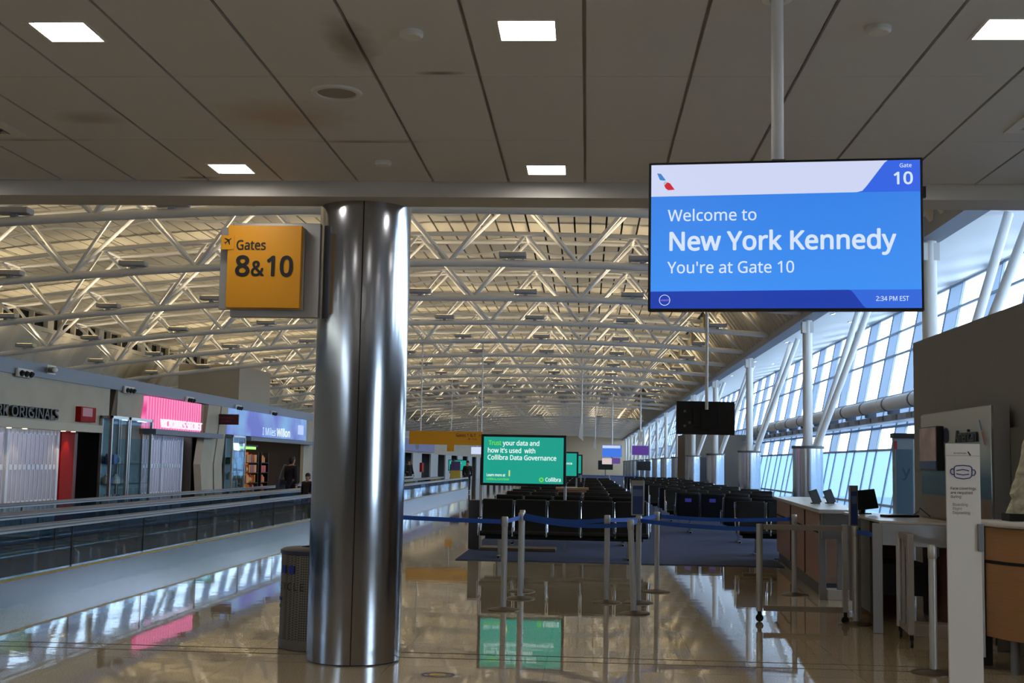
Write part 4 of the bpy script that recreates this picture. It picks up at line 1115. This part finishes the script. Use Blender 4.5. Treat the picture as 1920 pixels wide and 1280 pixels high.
lg = thing('sign_ledge', 'blue grey ledge below the pink shop sign', 'ledge')
MB().bb((FX+.142,29.4,2.13),(FX+.45,35.0,2.26)).bb((FX-.1,29.4,2.13),(FX+.142,34.1,2.26)).build('ledge', mat('ledge_blue_grey', (104,112,130), .5), lg)
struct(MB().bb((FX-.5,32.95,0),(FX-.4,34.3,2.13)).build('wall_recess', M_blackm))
# bent stone fins
for i, (t0, t1, m0, m1, b0, b1, lb) in enumerate(((34.5,35.66,33.95,35.1,34.35,35.3,'bent pale stone fin right of the pink sign, left one'),(35.78,36.44,35.2,35.98,35.46,36.24,'bent pale stone fin beside the dark red blade sign, right one'))):
    o = MB().prism([(b0,0.0),(m0,1.4),(t0,3.08),(t1,3.08),(m1,1.4),(b1,0.0)], 'X', FX-.06, FX+.14).build('stone_fin', M_concrete)
    tag(o, lb, 'stone fin', 'bent stone fins')
bl = thing('blade_sign', 'dark red blade sign sticking out between the pink and blue signs', 'sign')
MB().bb((-10.83,35.5,2.55),(-10.08,35.56,2.85)).build('panel', mat('blade_dark_red', (66,12,24), .4), bl)
text("VICTORIA'S", mat('blade_ink', (130,60,72), .5), bl, (-10.66,35.495,2.72), FRONT, .42, .055, .01); text('SECRET', MATS['blade_ink'], bl, (-10.6,35.495,2.62), FRONT, .3, .055, .01)
# blue lit sign
bs = thing('blue_shop_sign', 'long pale blue and violet lit sign over the open shop', 'sign')
def blue_mat():
    m = bpy.data.materials.new('blue_lit_print'); m.use_nodes = True; nt = m.node_tree; b = nt.nodes['Principled BSDF']; L = nt.links
    g = nt.nodes.new('ShaderNodeNewGeometry'); nz = nt.nodes.new('ShaderNodeTexNoise'); nz.inputs['Scale'].default_value = .7; nz.inputs['Detail'].default_value = 3
    L.new(g.outputs['Position'], nz.inputs['Vector'])
    rp = nt.nodes.new('ShaderNodeValToRGB'); e = rp.color_ramp.elements; e[0].position = .35; e[0].color = (*lin(92,104,190),1); e[1].position = .7; e[1].color = (*lin(120,176,222),1)
    q = e.new(.5); q.color = (*lin(112,140,206),1)
    L.new(nz.outputs['Fac'], rp.inputs[0]); L.new(rp.outputs[0], b.inputs['Emission Color']); b.inputs['Emission Strength'].default_value = .95; b.inputs['Base Color'].default_value = (.01,.01,.02,1)
    return m
MB().bb((FX-.08,36.5,2.3),(FX+.1,47.0,3.08)).build('lit_face', blue_mat(), bs)
M_bt = em('blue_sign_white', (236,244,255), 1.1)
text('I Miles', em('blue_sign_pale', (176,206,244), 1.0), bs, (FX+.12,40.5,2.37), EAST, 1.7, .24, .02); text('Willon', M_bt, bs, (FX+.12,42.4,2.37), EAST, 1.9, .26, .04)
MB().bb((FX+.1,45.6,2.5),(FX+.105,46.5,2.85)).build('pale_square', em('blue_sign_square', (150,160,226), 1.0), bs)
MB().bb((FX-.1,38.3,2.14),(FX+.35,48.1,2.26)).build('ledge', MATS['ledge_blue_grey'], bs)
# open shop interior
gl = thing('green_light_bar', 'bright green light bar at the top of the open shop', 'light')
MB().bb((-11.7,38.9,1.9),(-11.6,43.2,1.99)).build('tube', em('green_tube', (150,235,40), 1.3), gl); MB().bb((-11.75,38.8,1.99),(-11.55,43.3,2.05)).build('housing', M_black, gl)
def shelf_unit(y0, y1, x, label, m, zs):
    t = thing('shop_shelf', label, 'shelf', (x,0,0))
    MB().bb((-.4,y0,0),(-.36,y1,1.8)).build('back_panel', m, t)
    for y in (y0, y1-.04): MB().bb((-.4,y,0),(0,y+.04,1.8)).build('side_panel', M_black, t)
    for z in zs: MB().bb((-.36,y0+.04,z-.03),(0,y1-.04,z)).build('shelf_board', M_blackm, t)
ZS = [.4,.75,1.1,1.45]
shelf_unit(38.7, 41.4, -11.6, 'dark snack shelf at the left inside the open shop', M_blackm, ZS)
shelf_unit(41.7, 43.6, -11.6, 'orange lit shelf in the middle of the open shop', em('orange_lit_back', (190,96,30), .8), ZS)
shelf_unit(44.0, 45.0, -11.6, 'narrow red shelf at the right inside the open shop', mat('red_shelf_back', (150,40,30), .6), ZS)
goods('snack_pack', [-11.75], [38.95+.24*i for i in range(10)], ZS, [(200,90,60),(210,180,120),(60,90,150),(220,220,220),(150,40,50),(40,44,60)], 'small packet on the dark snack shelf inside the open shop', 'packets on the dark snack shelf', .2)
goods('orange_pack', [-11.75], [41.9+.24*i for i in range(7)], ZS, [(240,150,40),(220,90,30),(250,200,120),(160,60,30)], 'small packet on the orange lit shelf inside the open shop', 'packets on the orange lit shelf', .22)
goods('red_pack', [-11.75], [44.2,44.45,44.7], ZS, [(220,60,40),(240,150,60)], 'small packet on the narrow red shelf inside the open shop', 'packets on the narrow red shelf', .2)
# far shop front: purple band, pale panels
pb_ = thing('purple_shop_fascia', 'purple shop fascia with a dark round picture, far along the shop side', 'sign')
MB().bb((FX-.1,68.0,2.2),(FX+.2,86.5,2.95)).build('panel', mat('fascia_purple', (92,80,150), .5), pb_)
MB().disc((FX+.205,77.5,2.55), .9, 'X', 20, .24).build('round_picture', mat('fascia_picture', (44,34,50), .5), pb_)
fp = MB()
for k in range(14):
    fp.bb((FX-.1,68.2+9*k,0),(FX,72.4+9*k,2.1))
struct(fp.build('wall_far_panels', mat('pale_panel', (176,180,186), .6)))
rc = MB().bb((FX+.01,80.4,.9),(FX+.15,81.4,1.5)).build('red_cabinet', M_red); tag(rc, 'small red cabinet on the far pale shop wall', 'cabinet')
tw = MB().bb((-17.2,51.3,3.38),(-14.6,56.4,5.5)).build('shaft', mat('shaft_beige', (178,168,150), .7)); tw.name = 'wall_shaft'; struct(tw)

# fascia fittings
tl_ = empty('triple_spotlight')
MB().bb((0,-.32,-.08),(.05,.32,.08)).build('plate', M_white, tl_, bevel=.006)
for k in range(3):
    MB().tube([(.05,-.2+.2*k,0),(.1,-.2+.2*k,-.03)], .055, 14).build('lamp_head', M_blackm, tl_, smooth=True)
for i, y in enumerate((23.05, 28.5, 33.0, 37.7, 42.0)):
    o = tl_ if i == 0 else copy_tree(tl_); o.location = (FX+.05, y, 3.13)
    tag(o, f'white triple spotlight plate on the blue grey shop fascia, {ORD[i]} from the left', 'spotlight', 'triple spotlights on the shop fascia')
sc = thing('security_camera', 'white security camera on the blue grey shop fascia', 'camera', (FX+.05,24.2,3.28))
MB().bb((-.05,-.1,-.08),(.0,.3,.1)).build('mount', M_white, sc); MB().tube([(0,.0,0),(.2,-.2,-.02)], .06, 14).build('body', M_grey, sc, smooth=True)
MB().sphere((.21,-.21,-.02), .055).build('lens', mat('bright_lens', (230,236,240), .1), sc, smooth=True)

# ------------------------------------------------------------------ moving walkways
M_hand = mat('handrail_rubber', (104,110,122), .28); M_skirt = mat('walkway_skirt', (150,156,168), .22, .8)
G_bal = glass('balustrade_glass', (.80,.90,.95), extra=.12)
def balustrade(x, y0, y1, label, side, skirt_far=0.0):
    t = thing('walkway_balustrade', label, 'balustrade', (x,0,0), 0, 'moving walkway balustrades')
    MB().bb((-.05,y0,0),(.05,y1,.29)).build('skirt', M_skirt, t)
    gm = MB(); gm.bb((-.006,y0,.29),(.006,y1,.77)); gm.build('glass_panel', G_bal, t)
    r = []
    for k in range(9): a = -PI/2+PI*k/8; r.append((0, y0-.26*math.cos(a)*.9, .53+.27*math.sin(a)))
    r2 = [(0, y1+.26*math.cos(a_)*.9, .53+.27*math.sin(a_)) for a_ in [PI/2-PI*k/8 for k in range(9)]]
    MB().tube(r+r2, .035, 10).build('handrail', M_hand, t, smooth=True)
    MB().bb((-.03,y0,.76),(.03,y1,.785)).build('rail_guide', M_alu, t)
    y = y0+2.4
    while y < y1: MB().bb((-.008,y-.006,.29),(.008,y+.006,.77)).build('glass_joint', M_dark, t); y += 2.4
    MB().bb((.051*side-.004,y0,.262),(.051*side+.004,y1,.285)).build('yellow_line', mat('walkway_yellow', (170,140,50), .5), t)
    return t
balustrade(-6.1, 5.0, 64.0, 'nearest glass balustrade of the moving walkway, passing behind the steel column', 1)
balustrade(-7.35, 5.0, 64.0, 'second glass balustrade from the column, between the two walkways', -1)
balustrade(-7.6, 5.0, 64.0, 'third glass balustrade from the column, along the second walkway', 1)
balustrade(-8.95, 5.0, 64.0, 'farthest glass balustrade, beside the shops', -1)
pm = mat('walkway_tread', (132,138,146), .4, .3)
for x0, x1, lb in ((-7.28,-6.17,'grooved tread belt of the nearer moving walkway'),(-8.88,-7.67,'grooved tread belt of the moving walkway beside the shops')):
    tag(MB().bb((x0,5,0.002),(x1,64,.05)).build('walkway_tread', pm), lb, 'walkway')

# ------------------------------------------------------------------ people
M_skin = mat('skin', (176,128,104), .55); M_hair = mat('hair_dark', (30,24,22), .6)
def skin_mesh(name, chains, m, parent, sub=2, root=0):
    """connected joints with radii -> one skinned body"""
    vs = []; es = []; rad = []; idx = {}
    for ch in chains:
        prev = None
        for p in ch:
            key = tuple(round(c,4) for c in p[:3])
            if key not in idx: idx[key] = len(vs); vs.append(p[:3]); rad.append(p[3] if len(p) == 4 else (p[3],p[4]))
            if prev is not None and prev != idx[key]: es.append((prev, idx[key]))
            prev = idx[key]
    me = bpy.data.meshes.new(name); me.from_pydata(vs, es, []); me.materials.append(m)
    o = bpy.data.objects.new(name, me); COL.objects.link(o); o.parent = parent
    sk = o.modifiers.new('skin', 'SKIN'); sk.use_smooth_shade = True
    me.skin_vertices.new() if not me.skin_vertices else None
    for i, r in enumerate(rad):
        sv = me.skin_vertices[0].data[i]; sv.radius = r if isinstance(r, tuple) else (r, r); sv.use_root = (i == root)
    sb = o.modifiers.new('sub', 'SUBSURF'); sb.levels = sub; sb.render_levels = sub
    return o
def person(name, label, loc, rz, coat, trousers, hair=M_hair, h=1.0, stride=.16, bag=None):
    t = thing(name, label, 'person', loc, rz); t.scale = (h,h,h)
    hipz = .86
    # figure faces -y; x to its left
    legs = []
    for s, f in ((-1, -stride), (1, stride)):
        legs.append([(0,0,.92,.135),(s*.09,0,hipz,.095),(s*.1,f*.45-.02,.47,.062),(s*.1,f,.1,.045)])
    spine = [(0,0,.92,.135),(0,.0,1.08,.125),(0,.01,1.25,.15),(0,.01,1.36,.10),(0,.0,1.42,.055)]
    arms = []
    for s, f in ((-1, .1), (1, -.1)):
        arms.append([(0,.01,1.36,.10),(s*.17,.01,1.335,.062),(s*.225,.02+f*.2,1.07,.048),(s*.22,-.06+f,.84,.036)])
    body = skin_mesh('body', [spine[:-1]+[(0,0,1.42,.055),(0,-.015,1.5,.07),(0,-.02,1.57,.088),(0,-.015,1.64,.07)]]+legs+arms, M_skin, t)
    nz = MB().sphere((0,-.108,1.545), .014, 1, 1.3, 1.5, 8, 6); nz.sphere((-.085,-.01,1.55), .02, .5, 1, 1.6, 8, 6); nz.sphere((.085,-.01,1.55), .02, .5, 1, 1.6, 8, 6)
    nz.build('nose_and_ears', M_skin, t, smooth=True)
    ey = MB().sphere((-.032,-.094,1.575), .009, seg=8, rings=6).sphere((.032,-.094,1.575), .009, seg=8, rings=6); ey.build('eyes', mat('eye_dark', (20,16,14), .2), t, smooth=True)
    for s, f in ((-1,.1),(1,-.1)):
        hd = MB(); hx, hy = s*.22, -.07+f
        hd.sphere((hx,hy,.79), .036, .45, 1, 1.25, 10, 8)
        for k in range(4): hd.tube([(hx,hy-.025+.017*k,.755),(hx-s*.006,hy-.03+.017*k,.72),(hx-s*.016,hy-.03+.017*k,.69+.004*abs(k-1.5))], .008, 6)
        hd.tube([(hx,hy-.03,.80),(hx-s*.01,hy-.055,.77),(hx-s*.012,hy-.058,.745)], .009, 6)
        hd.build('hand', M_skin, t, smooth=True)
    MB().sphere((0,.005,1.595), .1, .9, 1.05, .95, 16, 10).sphere((0,.035,1.535), .085, .95, .8, 1.1, 14, 8).build('hair', hair, t, smooth=True)
    cl = [[(0,0,.78,.17,.14) if False else (0,0,.80,.16),(0,0,.95,.155),(0,0,1.08,.145),(0,.01,1.25,.165),(0,.01,1.36,.115),(0,.005,1.41,.07)]]
    for s, f in ((-1,.1),(1,-.1)):
        cl.append([(0,.01,1.36,.115),(s*.17,.01,1.335,.085),(s*.225,.02+f*.2,1.07,.066),(s*.22,-.055+f*.95,.86,.052)])
    skin_mesh('coat', cl, coat, t)
    tr_ = [[(0,0,.92,.14),(s*.09,0,hipz,.11),(s*.1,f*.45-.02,.47,.078),(s*.1,f,.1,.062)] for s, f in ((-1,-stride),(1,stride))]
    skin_mesh('trousers', tr_, trousers, t)
    for s, f in ((-1,-stride),(1,stride)):
        sh = MB().sphere((s*.1,f-.04,.045), .05, .95, 2.5, .85, 12, 8); sh.build('shoe', M_black, t, smooth=True)
    return t
M_coat = mat('coat_black', (20,20,24), .8); M_trs = mat('trousers_dark', (32,36,48), .8)
p1 = person('person', 'person in a black coat with a shoulder bag walking along the walkway beside the shops', (-8.25,34.6,.05), PI-.5, M_coat, M_trs, h=.97)
bg = tag(empty('shoulder_bag', (-8.25,34.6,.05), PI-.5), 'grey blue shoulder bag carried by the person on the walkway', 'bag')
MB().box((.36,.03,.80),(.13,.32,.36)).build('bag_body', mat('bag_grey', (74,80,96), .7), bg, bevel=.03)
MB().tube([(.36,.1,.98),(.33,.08,1.15),(.235,.05,1.38),(.24,-.05,1.37),(.33,-.1,1.15),(.36,-.06,.98)], .014, 8).build('strap', mat('bag_strap', (120,120,128), .6), bg, smooth=True)
p2 = person('person', 'person in dark clothes half hidden by the steel column, on the walkway', (-6.82,30.3,.05), -.4, mat('coat_brown', (36,30,30), .8), M_trs, h=.72, stride=.05)
p3 = person('person', 'distant person in dark clothes standing in the concourse left of the green screen', (-6.3,66.0,0), .2, M_coat, M_trs, h=1.0, stride=.05)
p4 = person('person', 'distant person in black beside the yellow pillar sign, left of it', (-10.0,70.0,0), .8, M_coat, M_coat, h=1.0)
p5 = person('person', 'distant person in black beside the yellow pillar sign, right of it', (-7.8,73.0,0), -.6, mat('coat_navy', (22,26,40), .8), M_coat, h=1.05)

# ------------------------------------------------------------------ far signs and screens
ys = thing('yellow_overhead_sign', 'wide yellow overhead sign hanging far down the concourse', 'sign', (0,0,0))
MB().bb((-6.45,45,2.21),(-3.78,45.12,2.70)).build('panel', M_yellow, ys)
text('Gates 1 & 7   >', M_ink, ys, (-4.75,44.99,2.51), FRONT, .9, .11, .01); text('8 10', M_ink, ys, (-4.3,44.99,2.4), FRONT, .3, .06)
for x in (-6.05,-3.83): MB().tube([(x,45.06,2.7),(x,45.06,zb(x))], .025, 10).build('hanger_pole', M_steelpaint, ys, smooth=True)
b2 = thing('yellow_square_sign', 'small square yellow sign below the wide overhead sign', 'sign', (0,0,0))
MB().bb((-6.75,60,2.1),(-6.4,60.08,2.5)).build('panel', M_yellow, b2); MB().tube([(-6.57,60.04,2.5),(-6.57,60.04,zdeck(-6.57)+.02)], .02, 8).build('hanger_pole', M_steelpaint, b2)
pp = thing('pillar_sign', 'yellow and purple pillar sign far along the walkway', 'sign', (-6.83,65,0))
MB().bb((-.26,-.15,0),(.26,.15,1.15)).build('yellow_base', mat('pillar_yellow', (196,172,60), .5), pp); MB().bb((-.24,-.14,1.15),(.24,.14,1.62)).build('purple_top', mat('pillar_purple', (84,66,120), .5), pp)
fg = thing('green_wall_screen', 'small distant green advertising screen right of the yellow pillar sign', 'advertising screen', (-9.4,90,0))
MB().bb((-.6,0,.95),(.75,.1,1.75)).build('bezel', M_black, fg); MB().bb((-.55,-.01,1.0),(.7,0,1.7)).build('picture', M_green, fg); MB().bb((-.05,.02,0),(.15,.1,.95)).build('stand', M_black, fg)
text('Trust your data', M_adw, fg, (-.45,-.02,1.48), FRONT, .8, .1, .02)
ws = thing('white_lit_screen', 'distant pale lit screen left of the big green one', 'screen', (-6.9,78,0))
MB().bb((-.35,0,2.1),(.4,.08,2.55)).build('picture', em('pale_screen', (206,216,244)), ws); MB().tube([(0,.1,2.5),(0,.1,zdeck(-6.9)+.02)], .03, 8).build('pole', M_steelpaint, ws)
f1 = thing('far_welcome_screen', 'distant blue gate screen with a second picture below, hanging in the hall', 'screen', (1.5,75,0))
MB().bb((-.58,0,2.05),(.58,.08,2.76)).build('blue_picture', em('far_blue', (66,120,226)), f1); MB().bb((-.56,-.01,2.58),(.5,0,2.74)).build('white_header', em('far_white', (200,214,246)), f1)
MB().bb((-.58,0,1.62),(.0,.08,1.98)).build('pale_picture', em('far_pale', (214,196,196)), f1); MB().bb((.02,0,1.66),(.5,.08,2.0)).build('purple_picture', em('far_purple', (96,70,140)), f1)
MB().tube([(0,.1,2.7),(0,.1,7.7)], .05, 10).build('pole', M_steelpaint, f1)
MB().box((0,.15,2.2),(.1,.06,1.2)).build('bracket', M_grey, f1)
f2 = thing('purple_hanging_screen', 'distant purple patterned screen hanging near the windows', 'screen', (3.2,75,0))
MB().bb((-.5,0,2.2),(.5,.08,2.76)).build('picture', mat('purple_pattern', (20,10,30), .3, emit=(92,58,150), es=.8), f2); MB().tube([(0,.1,2.7),(0,.1,7.7)], .05, 10).build('pole', M_steelpaint, f2)
MB().bb((-.12,.05,3.0),(.12,.2,3.6)).build('white_box', M_white, f2)
for i, (x, y) in enumerate(((-.3,60.0),(.6,95.0))):
    t = thing('hanging_speaker', ['white wedge hanging on a pole behind the big green screen','farther white wedge hanging on a pole in the hall'][i], 'fixture', (x,y,0))
    MB().prism([(-.12,2.9),(.12,2.7),(.1,3.5),(-.02,3.6)], 'Y', -.1, .25).build('wedge', M_white, t); MB().tube([(.03,.08,3.5),(.03,.08,zdeck(x)+.02)], .04, 8).build('pole', M_steelpaint, t)
for i, (x0, x1) in enumerate(((1.0,2.3),(4.4,5.6))):
    t = thing('wall_monitor', ['dark monitor on a post in the far seating area, left one','dark monitor on a post in the far seating area, right one'][i], 'monitor', (0,110,0), 0, 'far dark monitors')
    MB().bb((x0,0,1.15),(x1,.1,1.95)).build('screen', M_black, t); MB().bb(((x0+x1)/2-.05,.1,0),((x0+x1)/2+.05,.2,1.9)).build('post', M_grey, t)
# far belt line
for i, x in enumerate((-.6, 1.3, 3.0)):
    o = copy_tree(sproto); o.location = (x, 72.0, .012); o.rotation_euler = (0,0,0)
    tag(o, f'distant belt stanchion beyond the benches, {ORD[i]} from the left', 'stanchion', 'far belt stanchions')
for i, (a, b_) in enumerate(((-.6,1.3),(1.3,3.0))):
    belt((a,72.0),(b_,72.0), .02, f'distant blue belt beyond the benches, {["left","right"][i]} span', .967, .967)
fit_texts()
